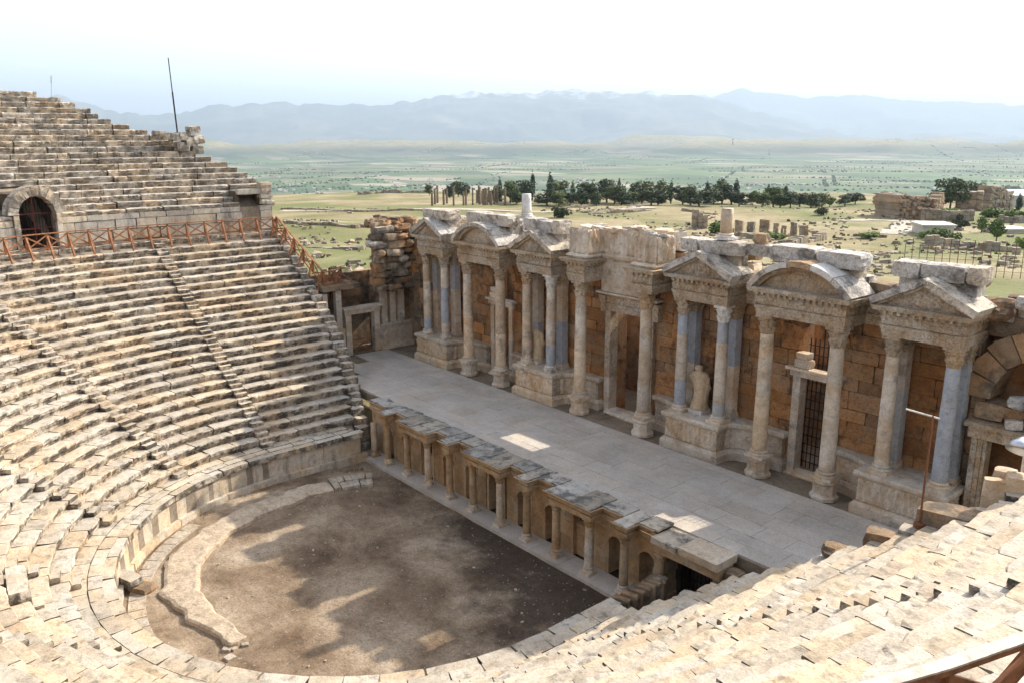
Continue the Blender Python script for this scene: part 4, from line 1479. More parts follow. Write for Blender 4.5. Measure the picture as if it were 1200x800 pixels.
def podium(parent, xa, xb, wl, wr):
    """wl / wr: x where the curved wing meets the wall, or None for a straight return"""
    yf, ys = 9.62, 10.35
    path = []
    if wl is not None:
        path.append((wl, 12.0))
        for k in range(9):
            t = math.pi / 2 * k / 8
            path.append((wl + (xa - wl) * math.sin(t), ys + (11.45 - ys) * math.cos(t)))
    else:
        path.append((xa, 12.0))
    path += [(xa, yf), (xb, yf)]
    if wr is not None:
        for k in range(9):
            t = math.pi / 2 * (1 - k / 8)
            path.append((wr + (xb - wr) * math.sin(t), ys + (11.45 - ys) * math.cos(t)))
        path.append((wr, 12.0))
    else:
        path.append((xb, 12.0))
    po = MB().add(*sweep(path, [(0, 4.14), (0, 5.34)], 0.5, 0.0, caps=True)).build('podium', M_CARVE, parent)
    MB().add(*sweep(path, [(.20, ZS - .08), (.20, 3.98), (.15, 4.02), (.13, 4.08), (.05, 4.16), (0.01, 4.17)], 0.6, .006, caps=True)).build('plinth', M_MARBLE, po)
    MB().add(*sweep(path, [(.02, 5.32), (.06, 5.38), (.16, 5.44), (.18, 5.56), (.16, 5.66), (.10, ZP)], 0.5, .012, caps=True)).build('cornice', M_MARBLE, po)
    MB().add(*relief(xa + .04, xb - .04, 4.2, 5.32, yf - .01, 0.15, seed=int(xa * 10) % 97)).build('relief_panel', M_MARBLE, po)
    for (xe, w, sg) in ((xa, wl, -1), (xb, wr, 1)):
        v, f = relief(0, 1.1, 4.2, 5.32, 0, 0.14, seed=int(xe * 7) % 89)
        if w is None:
            v2 = [(xe + sg * (.012 - y), 9.66 + x * 1.5, z) for x, y, z in v]
        else:
            v2 = []
            for x, y, z in v:
                t = math.pi / 2 * (1 - (x / 1.1) * 0.95)
                cxp, cyp = w + (xe - w) * math.sin(t), ys + (11.45 - ys) * math.cos(t)
                nx, ny = w - cxp, ys - 0.4 - cyp
                L = math.hypot(nx, ny)
                off = -y + 0.015
                v2.append((cxp + nx / L * off, cyp + ny / L * off, z))
        MB().add(v2, f if sg > 0 else [q[::-1] for q in f]).build('relief_panel', M_MARBLE, po)
    return po


def gable(parent, xa, xb, apex, y0=9.30, y1=11.4, zb=ZC):
    xm = (xa + xb) / 2
    MB().add(*relief(xm - 0.75, xm + .75, zb + .1, zb + .72, y0 + .49, 0.10, seed=int(abs(xm) * 9) % 61)).build('tympanum_relief', M_CARVE, parent)
    v = [(xa + .3, y0 + .5, zb), (xb - .3, y0 + .5, zb), (xm, y0 + .5, apex - .25), (xa + .3, y1, zb), (xb - .3, y1, zb), (xm, y1, apex - .25)]
    MB().add(v, [(0, 1, 2), (5, 4, 3), (0, 2, 5, 3), (1, 4, 5, 2), (0, 3, 4, 1)]).build('tympanum', M_CARVE, parent)
    for sg, xe in ((-1, xa), (1, xb)):
        dx, dz = xm - xe, apex - zb - 0.24
        L = math.hypot(dx, dz)
        nx, nz = -dz / L * (1 if dx > 0 else -1), abs(dx) / L
        n_ = 6
        for part, (o0, o1, ya) in (('raking_cornice', (0.0, 0.30, y0)), ('raking_moulding', (-0.14, 0.0, y0 + .28))):
            v, f = [], []
            for k in range(n_ + 1):
                t = k / n_
                bx, bz = xe + dx * t, zb + 0.0 + dz * t
                for o in (o0, o1):
                    for y in (ya, y1):
                        j = U(-.018, .018)
                        xx = bx + nx * (o + j)
                        if k == n_:
                            xx = xm + sg * .004
                        v.append((xx, y + U(-.015, .015), bz + nz * (o + j) + (0.03 if o == o1 else 0)))
            for k in range(n_):
                b_ = k * 4
                f += [(b_, b_ + 4, b_ + 6, b_ + 2), (b_ + 1, b_ + 3, b_ + 7, b_ + 5), (b_, b_ + 1, b_ + 5, b_ + 4), (b_ + 2, b_ + 6, b_ + 7, b_ + 3)]
            f += [(0, 2, 3, 1), (n_ * 4, n_ * 4 + 1, n_ * 4 + 3, n_ * 4 + 2)]
            MB().add(v, f).build(part, M_PARAPET if part == 'raking_cornice' else M_CARVE, parent)


def parapet(parent, xa, xb, z0, z1, y0, y1, mat, lmin=1.0, lmax=2.0):
    x = xa
    while x < xb - .1:
        L = U(lmin, lmax)
        if xb - x - L < 0.6:
            L = xb - x
        h = z1 - z0 + U(-.16, .08)
        k = rnd.randrange(12)
        key = 'para' + str(k)
        o = bpy.data.objects.new('parapet_block', vmesh(key, rough_cube(300 + k, n=(7, 4, 4), worn=0.10, jit=0.026), mat))
        link(o, parent, TRS((x + L / 2, (y0 + y1) / 2 + U(-.05, .05), z0 + h / 2), (L - .02, y1 - y0, h), U(-.02, .02), .012))
        x += L


AED = [
    ('left-end marble aedicula with triangular pediment beside the tall rubble wall', -21.2, -17.1, [-20.4, -17.95], None, -14.4, [[M_BLUE, M_MARBLE, M_MARBLE], [M_MARBLE, M_BLUE, M_MARBLE]], [M_MARBLE, M_BLUE]),
    ('marble aedicula with statue left of the great central doorway', -8.75, -4.95, [-8.2, -5.75], -11.3, -2.45, [[M_MARBLE, M_MARBLE, M_MARBLE], [M_BLUE, M_MARBLE, M_MARBLE]], [M_BLUE, M_MARBLE]),
    ('marble aedicula with draped statue right of the great central doorway', 4.75, 8.4, [5.3, 8.0], 2.45, 11.3, [[M_BLUE, M_MARBLE, M_BLUE], [M_BLUE, M_MARBLE, M_BLUE]], [M_MARBLE, M_BLUE]),
    ('right-end marble aedicula with one blue grey column', 16.5, 20.5, [17.3, 19.95], 14.3, None, [[M_MARBLE, M_MARBLE, M_MARBLE], [M_BLUE, M_BLUE, M_BLUE]], [M_BLUE, M_MARBLE]),
]
for k, (lab, xa, xb, cx, wl, wr, cm, pm) in enumerate(AED):
    t = thing('aedicula', ((xa + xb) / 2, 10.5, ZS), lab, 'aedicula', 'aediculae along the stage wall')
    podium(t, xa, xb, wl, wr)
    for j, x in enumerate(cx):
        column(t, x, 10.2, ZP, ZE, 0.34, cm[j], 0, 0.92, cuts=[U(.12, .3), U(.6, .8)], capmat=M_MARBLEW if (k == 1 and j == 1) or (k == 2 and j == 1) else M_CARVE)
        pilaster(t, x + 0.05, 11.2, ZP, ZE, 0.56, pm if not (k == 3 and j == 1) else [M_BLUE, M_BLUE])
    ea, eb = cx[0] - 0.44, cx[1] + 0.44
    entablature(t, [(ea, 11.5), (ea, 9.78), (eb, 9.78), (eb, 11.5)])
    ap = 15.12
    gable(t, ea - 0.42, eb + 0.42, ap)
    MB().box(ea + .1, eb - .1, 10.75, 11.6, ZC + .01, 14.95, .02).build('attic', M_PARAPET, t)
    parapet(t, ea - 0.15, eb + 0.2, 14.96, 15.78, 10.3, 11.5, M_PARAPET, 1.2, 2.4)

CAN = [
    ('tall doorway canopy with arched pediment near the left end of the stage wall', -14.7, -10.85, 'arc'),
    ('tall doorway canopy with broken arched pediment right of the draped statue', 10.85, 14.7, 'broken'),
]
for lab, x0, x1, kind in CAN:
    t = thing('door_canopy', ((x0 + x1) / 2, 10.3, ZS), lab, 'canopy', 'column canopies before the side doorways')
    for x in (x0, x1):
        column(t, x, 10.0, ZS - .05, ZE, 0.39, [M_MARBLE], 1.05, 1.0, cuts=[U(.3, .5), U(.7, .85)])
    ea, eb = x0 - 0.46, x1 + 0.46
    entablature(t, [(ea, 11.5), (ea, 9.55), (eb, 9.55), (eb, 11.5)])
    W = (eb - ea) / 2 + 0.3
    H = 1.35
    R = (W * W + H * H) / (2 * H)
    xm, zc = (x0 + x1) / 2, ZC + H - R
    a0 = math.asin((ZC - zc) / R)
    n_ = 12
    pts = [(xm + (R - .25) * math.cos(math.pi - a0 - (math.pi - 2 * a0) * k / n_), max(ZC, zc + (R - .25) * math.sin(math.pi - a0 - (math.pi - 2 * a0) * k / n_))) for k in range(n_ + 1)]
    v = [(x, 9.85, z) for x, z in pts] + [(x, 11.4, z) for x, z in pts]
    m = len(pts)
    MB().add(v, [tuple(range(m - 1, -1, -1)), tuple(m + i for i in range(m))] + [(i, i + 1, m + i + 1, m + i) for i in range(m - 1)] + [(m - 1, 0, m, 2 * m - 1)]).build('tympanum', M_CARVE, t)
    ns = 5 if kind == 'broken' else 7
    for k in range(ns):
        b0, b1 = a0 + (math.pi - 2 * a0) * k / ns, a0 + (math.pi - 2 * a0) * (k + 1) / ns - .008
        ma = M_PARAPET if kind == 'arc' else [M_PARAPET, M_MARBLEW, M_CARVE, M_MARBLEW, M_PARAPET][k]
        MB().add(*ring_stone((xm, zc), R - .12, R + .16, b0, b1, 9.14, 11.4, .015, 3)).build('arched_cornice', ma, t)
        MB().add(*ring_stone((xm, zc), R - .30, R - .12, b0, b1, 9.5, 11.3, .012, 3)).build('arched_moulding', M_CARVE, t)
    parapet(t, ea + 0.0, eb + 0.1, 15.0, 15.78, 10.3, 11.6, M_PARAPET, 1.5, 2.6)
    MB().box(ea + .2, eb - .2, 10.9, 11.7, ZC + .02, 15.0, .02).build('attic', M_PARAPET, t)

t = thing('central_doorway_columns', (0, 10.2, ZS), 'pair of tall columns flanking the great central doorway under carved parapets', 'columns')
for x in (-2.73, 2.73):
    column(t, x, 10.0, ZS - .05, ZE, 0.39, [M_MARBLE], 1.05, 1.0, cuts=[U(.3, .5), U(.65, .85)])
    ea, eb = x - 0.72, x + 0.72
    entablature(t, [(ea, 11.5), (ea, 9.55), (eb, 9.55), (eb, 11.5)])
    for (xx, w) in ((x - .4, .78), (x + .42, .82)):
        pb = MB().add(*relief(xx - w / 2, xx + w / 2, 14.08, 15.65, 9.74, 0.22, seed=int(xx * 11) % 71)).box(xx - w / 2, xx + w / 2, 9.74, 11.4, 14.06, 15.55 + U(-.3, .2), .04)
        pb.build('parapet_relief', M_MARBLE, t)
    v, f = relief(9.8, 11.35, 14.1, 15.6, 0, 0.2, seed=int(x * 5) % 53)
    MB().add([(eb + .12 - y, q, z) for q, y, z in v], f).build('parapet_relief', M_MARBLE, t)
    MB().add(*sweep([(ea, 11.5), (ea, 9.75), (eb, 9.75), (eb, 11.5)], [(.12, ZC + .01), (.22, 13.9), (.2, 13.98), (.06, 14.06)], .3, .01)).build('parapet_base', M_MARBLE, t)
MB().box(-2.02, 2.02, 11.1, 11.6, 11.62, 13.7, .01).build('wall_panel', M_MARBLE, t)
MB().add(*sweep([(-2.0, 11.4), (-2.0, 11.05), (2.0, 11.05), (2.0, 11.4)], [(.0, 13.7), (.15, 13.8), (.2, 13.95), (.06, 14.06)], .3, .01)).build('parapet_base', M_MARBLE, t)
for xx, w in ((-1.45, 1.05), (-0.4, 1.0), (0.6, 0.95), (1.55, .9)):
    MB().add(*relief(xx - w / 2, xx + w / 2, 14.07, 15.55, 11.03, 0.2, seed=int(xx * 13) % 67)).box(xx - w / 2 + .002, xx + w / 2 - .002, 11.03, 11.7, 14.06, 15.5 + U(-.35, .25), .03).build('parapet_relief', M_MARBLE, t)
for x in np.arange(-3.3, 3.6, 0.62):
    block_obj(t, 'broken_top', (x + U(-.15, .15), (10.6 if abs(x) > 1.95 else 11.4) + U(-.3, .3), 15.55 + U(-.05, .12)), (U(.35, .8), U(.4, .8), U(.2, .5)), rnd.choice([M_MARBLE, M_PARAPET]), U(0, 3), .15, rnd.choice([None, 'b']))
# stones lying behind on the wall top
for x in np.arange(-3.4, 3.8, 0.9):
    block_obj(sw, 'attic_block', (x, 12.2 + U(-.1, .3), 14.9 + U(0, .5)), (U(.7, 1.1), .9, U(.7, 1.1)), rnd.choice([M_PARAPET, M_MARBLE]), U(-.3, .3), .1)
block_obj(sw, 'bridging_block', (9.45, 11.3, 15.32), (2.7, 0.7, 0.6), M_PARAPET, 0, .01)  # added over the gap to bound the sun patch on the orchestra
block_obj(sw, 'dark_boulder', (9.3, 11.3, 15.9), (0.8, 0.7, 0.6), M_RUBBLE, .2, .05, 'b')

for lab, px, py in (('white column stub on the parapet left of the central doorway', 617, 250), ('grey column stub on the parapet right of the central doorway', 851, 274)):
    p = at_y(px, py, 10.85)
    t = thing('column_stub', (p[0], p[1], 15.78), lab, 'column stub')
    base_mesh(p[0], p[1], 15.74, 0.33, 0.34).build('base', M_MARBLEW, t)
    MB().add(*lathe([(0.34, 16.08), (0.335, 16.4), (0.32, 17.0), (0.315, 17.38)], 22, p[0], p[1], 0.012)).build('drum', M_MARBLEW if px < 700 else M_MARBLE, t, smooth=True)


# ------------------------------------------------------------------ statues
def statue(px, py, h, lab, yaw, seed, head=True):
    p = at_z(px, py, ZP + 0.22)
    x0, y0, zb = p[0], p[1], ZP + 0.22
    t = thing('statue', (x0, y0, ZP), lab, 'statue')
    MB().box(x0 - .48, x0 + .48, y0 - .42, y0 + .42, ZP - .005, ZP + .24, .008).build('plinth', M_MARBLEW, t)
    rs = np.random.RandomState(seed)
    secs = [(0.0, .30, .26, 0), (.03, .31, .27, 0), (.12, .27, .235, .0), (.28, .25, .21, .015), (.42, .26, .20, .03), (.52, .275, .21, .03), (.60, .25, .19, .02), (.68, .27, .19, .005), (.76, .30, .195, -.01), (.81, .30, .18, -.015), (.845, .22, .15, -.015), (.865, .125, .125, -.02), (.885, .115, .12, -.025), (.905, .135, .145, -.03), (.94, .14, .15, -.03), (.975, .115, .125, -.03), (1.0, .05, .06, -.03)]
    if not head:
        secs = secs[:13] + [(.90, .05, .06, -.025)]
    n = 40
    v, f = [], []
    for k, (tz, a, b_, ox) in enumerate(secs):
        for i in range(n):
            th = 2 * math.pi * i / n
            fold = 0
            if tz < 0.6:
                fold = 0.10 * (0.6 - abs(math.sin(6 * th + 2.5 * tz))) * (1.1 - tz) + 0.04 * (0.6 - abs(math.sin(11 * th - 4 * tz)))
            elif tz < 0.82:
                fold = 0.045 * math.sin(5 * th + 14 * tz) + 0.03 * math.sin(11 * th - 9 * tz)
            # forearm carried across the body, and the lowered other arm
            arm = 0.30 * math.exp(-((th - 4.7) / .75) ** 2) * math.exp(-((tz - .645 - .04 * (th - 4.7)) / .035) ** 2)
            arm += 0.24 * math.exp(-((th - 6.1) / .30) ** 2) * (1 if .42 < tz < .78 else 0)
            arm += 0.2 * math.exp(-((th - 3.3) / .30) ** 2) * (1 if .6 < tz < .78 else 0)
            if tz > .9 and math.sin(th) < 0:
                arm += 0.10 * math.exp(-((th - 4.71) / .16) ** 2) * math.exp(-((tz - .94) / .02) ** 2)
            q = h / 2.0
            xx = (a * 1.36 * (1 + fold * 1.6 + arm) * math.cos(th) + ox * 2 + 0.03 * math.sin(tz * 5)) * q
            yy = b_ * 1.35 * (1 + fold + arm) * math.sin(th) * q
            xx, yy = xx * math.cos(yaw) - yy * math.sin(yaw), xx * math.sin(yaw) + yy * math.cos(yaw)
            v.append((x0 + xx, y0 + yy, zb + .02 + tz * h))
    m = len(secs)
    for k in range(m - 1):
        for i in range(n):
            j = (i + 1) % n
            f.append((k * n + i, k * n + j, (k + 1) * n + j, (k + 1) * n + i))
    f += [tuple(range(n - 1, -1, -1)), tuple((m - 1) * n + i for i in range(n))]
    MB().add(v, f).build('figure', M_STATUE, t, smooth=True)


M_STATUE = stone('statue_marble', (0.42, 0.32, 0.21), (0.54, 0.44, 0.31), (0.60, 0.51, 0.38), 1.5, samt=0.3, slo=.58, shi=.7, var=0.05, bstr=0.4, warm=(.5, .36, .22), wamt=.4)
statue(819, 478, 2.55, 'draped marble statue standing on the podium right of the central doorway', 0.35, 3)
statue(630, 421, 2.45, 'weathered marble statue half hidden behind a column left of the central doorway', 0.3, 8, head=False)

# ------------------------------------------------------------------ left side wall with doorway
lv = thing('side_wall', (-25.8, 8, ZS), 'low marble side wall with a framed doorway at the left of the stage', 'wall')
XL = -25.6
for z0, z1 in ((ZS, 5.2), (5.21, 7.0)):
    for y0, y1 in ((5.55, 6.05), (8.25, 8.75)):
        MB().box(XL - .5, XL + .1, y0, y1, z0, z1, .008).build('door_jamb', M_MARBLE, lv)
MB().box(XL - .5, XL + .15, 5.45, 8.85, 7.01, 7.4, .012).build('door_lintel', M_MARBLE, lv)
MB().box(XL - .6, XL + .3, 5.35, 8.95, 7.41, 7.56, .012).build('door_cornice', M_MARBLE, lv)
MB().box(XL - .5, XL + .22, 8.78, 12.2, ZS - .05, 3.95, .01).build('plinth', M_MARBLE, lv)
for y0, y1 in ((8.78, 10.4), (10.42, 12.2)):
    MB().box(XL - .5, XL + .04, y0, y1, 3.96, 5.55, .01).build('panel', M_MARBLE, lv)
MB().box(XL - .5, XL + .2, 8.78, 12.2, 5.56, 5.8, .015).build('cornice', M_MARBLE, lv)
for y, h in ((9.3, 3.2), (10.2, 2.6), (11.0, 3.15)):
    MB().box(XL - .4, XL + .05 if y != 10.2 else XL - .05, y - .28, y + .28, 5.8, 5.8 + h, .012).build('pilaster', M_MARBLE, lv)
    MB().add(*lathe([(.3, 5.8 + h), (.28, 5.9 + h), (.12, 6.05 + h)], 8, XL - .18, y)).build('pilaster_top', M_PARAPET, lv)
for y, zt, zb in ((3.75, 9.0, 6.2), (5.0, 9.3, 5.9)):
    MB().box(XL - .35, XL + .1, y - .25, y + .25, zb, zt, .015).build('pilaster', M_MARBLE, lv)
for z0, z1, y0, y1 in ((ZS, 4.7, 4.3, 5.5), (4.71, 5.9, 4.4, 5.5), (4.4, 6.2, 3.3, 4.35)):
    MB().box(XL - .5, XL + .02, y0, y1, z0, z1, .02).build('wall_block', M_MARBLE, lv)
MB().box(XL - 3.2, XL - 3.0, 5.0, 9.5, 3.4, 8.0).build('passage_back', M_ORANGE, lv)
MB().box(XL - 4, XL - .5, 5.0, 9.4, 3.0, 3.58).build('passage_floor', M_EARTH, lv)
wg = thing('timber_barrier', (-25.9, 7.15, ZS), 'crossed timber barrier in the left side doorway', 'barrier')
for a, b_ in (((XL - .6, 6.1, ZS + .05), (XL - .6, 8.2, ZS + 1.0)), ((XL - .6, 8.2, ZS + .05), (XL - .6, 6.1, ZS + 1.0))):
    MB().bar(a, b_, .08).build('brace', M_WOOD, wg)
for z in (.08, 1.05):
    MB().bar((XL - .6, 6.08, ZS + z), (XL - .6, 8.22, ZS + z), .09).build('rail', M_WOOD, wg)

rb = thing('rubble_wall', (-25.2, 10, 5.8), 'tall overhanging mass of rough rubble masonry at the left end of the stage', 'wall')
MB().box(-27.6, -25.95, 8.9, 12.9, 3.4, 9.2, .05).box(-27.4, -25.0, 9.3, 12.6, 9.2, 13.4, .1).box(-26, -22.3, 12.0, 13.2, 3.2, 12.6, .05).build('core', M_RUBBLE, rb)
for z in np.arange(8.95, 14.4, 0.62):
    ya = np.interp(z, [8.9, 10.5, 11.4, 12.6, 14.4], [8.2, 7.7, 8.2, 7.2, 8.2])
    y = ya
    while y < 12.6:
        L = U(0.7, 1.9)
        block_obj(rb, 'rubble_stone', (-25.0 + 0.7 * float(sstep(10.2, 12.6, z)) - 0.5 * float(sstep(13.0, 14.4, z)) + U(-.3, .3), y + L / 2, z + U(-.06, .06)), (1.1, L * U(.95, 1.1), U(.5, .72)), M_RUBBLE if rnd.random() < .7 else M_SEATUP, U(-.25, .25), .09, None if rnd.random() < .45 else 'b')
        y += L
for z in np.arange(5.9, 13.0, 0.66):
    x = -24.6
    while x < -22.0:
        L = U(.8, 1.4)
        block_obj(rb, 'rubble_stone', (x + L / 2, 12.0 + U(-.15, .1), z), (L, .8, .68), M_RUBBLE if rnd.random() < .6 else M_ORANGE, U(-.08, .08), .05)
        x += L
for k in range(22):
    block_obj(rb, 'rubble_stone', (U(-27.4, -24.8), U(8.2, 12.6), 14.2 + U(-.1, .3)), (U(.7, 1.3), U(.7, 1.3), U(.5, .8)), M_RUBBLE, U(0, 3), .1, 'b')
lw = thing('low_boundary_wall', (-26, 5.5, 8.3), 'low masonry wall behind the left side doorway', 'wall')
for k in range(12):
    for q in range(3):
        block_obj(lw, 'wall_stone', (-28.0 - U(0, .15), 3.6 + k * 0.75, 8.4 + q * .7), (0.7, 0.76, .72), M_RUBBLE, 0, .04)
MB().box(-29.5, -28.2, 3.2, 12.6, 2.5, 9.4, .05).build('core', M_RUBBLE, lw)

# ------------------------------------------------------------------ right-hand ruin: arch over a carved doorway
ra = thing('ruined_arch', (23.2, 12.2, ZS), 'ruined brown stone arch at the right end of the stage wall', 'arch')
for k in range(9):
    MB().add(*ring_stone((23.3, 10.0), 2.15, 3.3 + U(-.1, .15), math.pi * k / 9 + .012, math.pi * (k + 1) / 9 - .012, 11.3, 13.0, .05, 2)).build('voussoir', M_RUBBLE, ra)
MB().box(20.4, 29, 13.0, 13.4, ZS, 13.4).build('back_wall', M_ORANGE, ra)
for z in np.arange(ZS + .35, 10.2, .72):
    for x in (20.7,):
        block_obj(ra, 'pier_block', (20.62 + U(-.05, .05), 12.1, z), (0.6, 1.3, .74), M_RUBBLE, 0, .02)
    block_obj(ra, 'pier_block', (26.2, 12.1, z), (1.2, 1.3, .74), M_RUBBLE, 0, .02)
for k in range(5):
    block_obj(ra, 'ledge_block', (21.2 + k * 1.15, 11.9, 9.45 + U(-.06, .06)), (1.2, 1.2, .75), M_RUBBLE, 0, .05)
block_obj(ra, 'ledge_block', (22.7, 11.5, 10.05), (1.7, 1.1, .55), M_COPING, .1, .03, 'b')
for k in range(26):
    x = U(20.6, 28.5)
    block_obj(ra, 'rubble_stone', (x, U(11.6, 13.2), 13.45 + U(-.2, .9) * (1 if x < 23 else .6)), (U(.8, 1.6), U(.7, 1.2), U(.55, .9)), M_RUBBLE if rnd.random() < .6 else M_PARAPET, U(-.3, .3), .1, rnd.choice([None, 'b']))
MB().box(20.4, 28.5, 11.9, 13.3, 12.6, 13.6, .08).build('core', M_RUBBLE, ra)
cdw = thing('carved_doorway', (22.2, 11.4, ZS), 'doorway with carved marble jamb at the right end of the stage', 'doorway')
for k, (a, b_) in enumerate(((20.75, 21.0), (21.01, 21.2), (21.21, 21.36))):
    MB().box(a, b_, 11.0 + .05 * k, 11.7, ZS, 8.25, .006).build('jamb', M_CARVE, cdw)
MB().box(23.5, 24.2, 11.0, 11.7, ZS, 8.25, .006).build('jamb', M_CARVE, cdw)
MB().box(20.6, 24.4, 10.9, 11.75, 8.26, 8.75, .015).build('lintel', M_CARVE, cdw)
MB().box(20.45, 24.5, 10.7, 11.8, 8.76, 8.98, .02).build('cornice', M_CARVE, cdw)
block_obj(cdw, 'loose_stone', (22.3, 11.1, 9.2), (.7, .5, .4), M_PARAPET, .3, .1)
block_obj(cdw, 'loose_stone', (23.3, 11.1, 9.15), (.6, .5, .35), M_PARAPET, .1, .1)

# ------------------------------------------------------------------ timber railings
def railing(t, frames, h=1.12, strut=True, heavy=1.0, toppy=None):
    """frames: list of (base point, inward unit vector)"""
    tops = []
    for (p, inn) in frames:
        p, inn = Vector(p), Vector(inn)
        w = 0.115 * heavy
        MB().bar(p, p + Vector((0, 0, h)), w).build('post', M_WOOD, t)
        tops.append(p + Vector((0, 0, h)))
        if strut:
            MB().bar(p + Vector((0, 0, h * .86)) + inn * .06, p + inn * .72 + Vector((0, 0, -.55)), .12 * heavy, .15 * heavy).build('strut', M_WOOD, t)
    for k in range(len(frames) - 1):
        a, b_ = Vector(frames[k][0]), Vector(frames[k + 1][0])
        MB().bar(tops[k] + Vector((0, 0, .03)), tops[k + 1] + Vector((0, 0, .03)), .15 * heavy, .07 * heavy).build('top_rail', M_WOOD, t)
        if toppy:
            MB().bar(tops[k] + Vector((0, 0, .086)), tops[k + 1] + Vector((0, 0, .086)), .155 * heavy, .03).build('sunlit_rail_strip', toppy, t)  # thin strip with the sunlit look of the rail top in its colour
        up_ = Vector((0, 0, 1))
        MB().bar(a + up_ * .16, b_ + up_ * (h * .92), .06 * heavy, .09 * heavy).build('brace', M_WOOD, t)
        MB().bar(a + up_ * (h * .92), b_ + up_ * .16, .055 * heavy, .085 * heavy).build('brace', M_WOOD, t)
        MB().bar(a + up_ * .12, b_ + up_ * .12, .07 * heavy, .09 * heavy).build('bottom_rail', M_WOOD, t)


def arc_frames(R, s0, s1, z, sp):
    out = []
    n_ = max(1, int(round((s1 - s0) / sp)))
    for k in range(n_ + 1):
        x, y, a = path_pt(R, s0 + (s1 - s0) * k / n_)
        out.append(((x, y, z), (-math.cos(a), -math.sin(a), 0)))
    return out


t = thing('timber_railing', (-32, -8, 13.62), 'long reddish timber railing with crossed braces along the left upper landing', 'railing')
railing(t, arc_frames(31.98, s_of_y(31.98, -1, 2.75), (math.radians(-138) + math.pi / 2) * 31.98, 13.63, 1.42))
t = thing('timber_railing', (-28.5, 3.4, 11.5), 'sloping timber railing stepping down the left end of the seats', 'railing')
fr = []
for k in range(6):
    q = k / 5
    fr.append(((-31.9 + 6.2 * q, 3.05 + 0.75 * q, 13.62 - 3.95 * q), (0.2, -0.95, 0)))
railing(t, fr, 1.15)
t = thing('timber_barrier', (-26.0, 4.9, 9.5), 'small timber barrier at the foot of the sloping railing', 'barrier')
railing(t, [((-25.6, 3.85, 9.62), (0, -1, 0)), ((-25.9, 5.0, 9.62), (1, 0, 0)), ((-26.6, 5.9, 9.62), (1, 0, 0)), ((-27.4, 5.3, 9.62), (1, 0, 0))], 1.1, False, 1.25)
for a in ((-25.9, 5.0), (-26.6, 5.9)):
    MB().bar((a[0], a[1], 10.4), (a[0] + .5, a[1] + .9, 9.5), .12).build('strut', M_WOOD, t)
MB().box(-28.2, -25.2, 3.5, 6.8, 9.2, 9.6, .03).build('footing', M_RUBBLE, t)
t = thing('timber_railing', (31, -16, 13.62), 'near timber railing with top rail coloured as sunlit in the bottom right corner', 'railing')
railing(t, arc_frames(32.35, (math.radians(-75) + math.pi / 2) * 32.35, s_of_y(32.35, 1, 2.5), 13.68, 1.75), 1.15, True, 1.15, M_WOODP)

# ------------------------------------------------------------------ loose blocks, poles and lamp on the right-hand seats
for lab, px, py, z, size, m, kind in [
    ('large brown block at the right end of the seats beside the rusty pole', 1113, 612, 8.35, (1.9, 1.25, 1.0), M_RUBBLE, None),
    ('small square brown block on the edge of the right-hand seats', 1031, 633, 7.25, (0.95, 0.8, 0.75), M_RUBBLE, None),
    ('pale block between the square brown block and the large brown block', 1070, 628, 7.7, (0.9, 0.7, 0.55), M_SEAT, None),
    ('flat dark stone at the lower edge of the right-hand seats above the stage', 985, 648, 6.65, (1.3, 0.9, 0.42), M_RUBBLE, 'b'),
    ('tilted pale block under the floodlight', 1167, 583, 8.9, (0.9, 0.6, 1.5), M_MARBLE, None),
    ('small pale stone on top of the heap under the floodlight', 1178, 556, 9.6, (0.7, 0.6, 0.45), M_MARBLE, None),
    ('lowest block of the heap at the right edge', 1196, 590, 9.0, (1.0, 0.8, 0.8), M_SEAT, None),
    ('upper grey block of the heap at the right edge', 1196, 566, 9.6, (0.9, 0.8, 0.6), M_MARBLE, None)]:
    p = at_z(px, py, z)
    o = block_obj(None, 'loose_block', tuple(p), size, m, 0.25 + U(-.2, .2), .05, kind)
    tag(o, lab, 'block', 'loose blocks on the right-hand seats')
p = at_z(1079, 603, 8.6)
t = thing('rusty_pole', (p[0], p[1], 8.3), 'thin rusty pole with a white cross-arm standing on the large brown block', 'pole')
MB().bar((p[0], p[1], 8.2), (p[0], p[1], 12.15), .055).build('shaft', M_RUST, t)
MB().bar((p[0] - .85, p[1] - .1, 12.2), (p[0] + .2, p[1] + .05, 12.1), .05).build('cross_arm', M_MARBLEW, t)
MB().add(*lathe([(.2, 8.15), (.2, 8.3), (.07, 8.36)], 10, p[0], p[1])).build('foot', M_RUST, t)
p = at_y(1203, 512, 4.2)
t = thing('floodlight', (p[0], p[1], 9.2), 'silver floodlight at the right edge above the heap of blocks', 'floodlight')
hd = MB()
v, f = lathe([(.10, 0), (.22, .1), (.42, .32), (.5, .55), (.46, .55), (.3, .4)], 24)
Mx = Matrix.Translation(Vector(p)) @ Matrix.Rotation(2.5, 4, 'X')
hd.add([tuple(Mx @ Vector(q)) for q in v], f)
hd.build('reflector', M_STEEL, t, smooth=True)
MB().bar((p[0], p[1] + .1, 8.6), (p[0], p[1] + .1, p[2]), .09).build('post', M_STEEL, t)
# masts on the left skyline
b0, t0 = at_x(208, 157, -40.5), at_x(197, 68, -40.9)
t = thing('leaning_mast', tuple(b0), 'thin leaning metal mast on the broken wall of the upper tier', 'mast')
MB().bar(b0, b0 + (t0 - b0) * .55, .10).build('lower_tube', M_IRON, t)
MB().bar(b0 + (t0 - b0) * .55, t0, .065).build('upper_tube', M_IRON, t)
b0, t0 = at_x(60, 116, -48.6), at_x(60, 89, -48.6)
t = thing('small_antenna', tuple(b0), 'small antenna on the top row of the upper tier', 'antenna')
MB().bar(b0, t0, .06).build('tube', M_STEEL, t)
MB().bar(t0 + (b0 - t0) * .30, t0, .16, .1).build('head', M_STEEL, t)

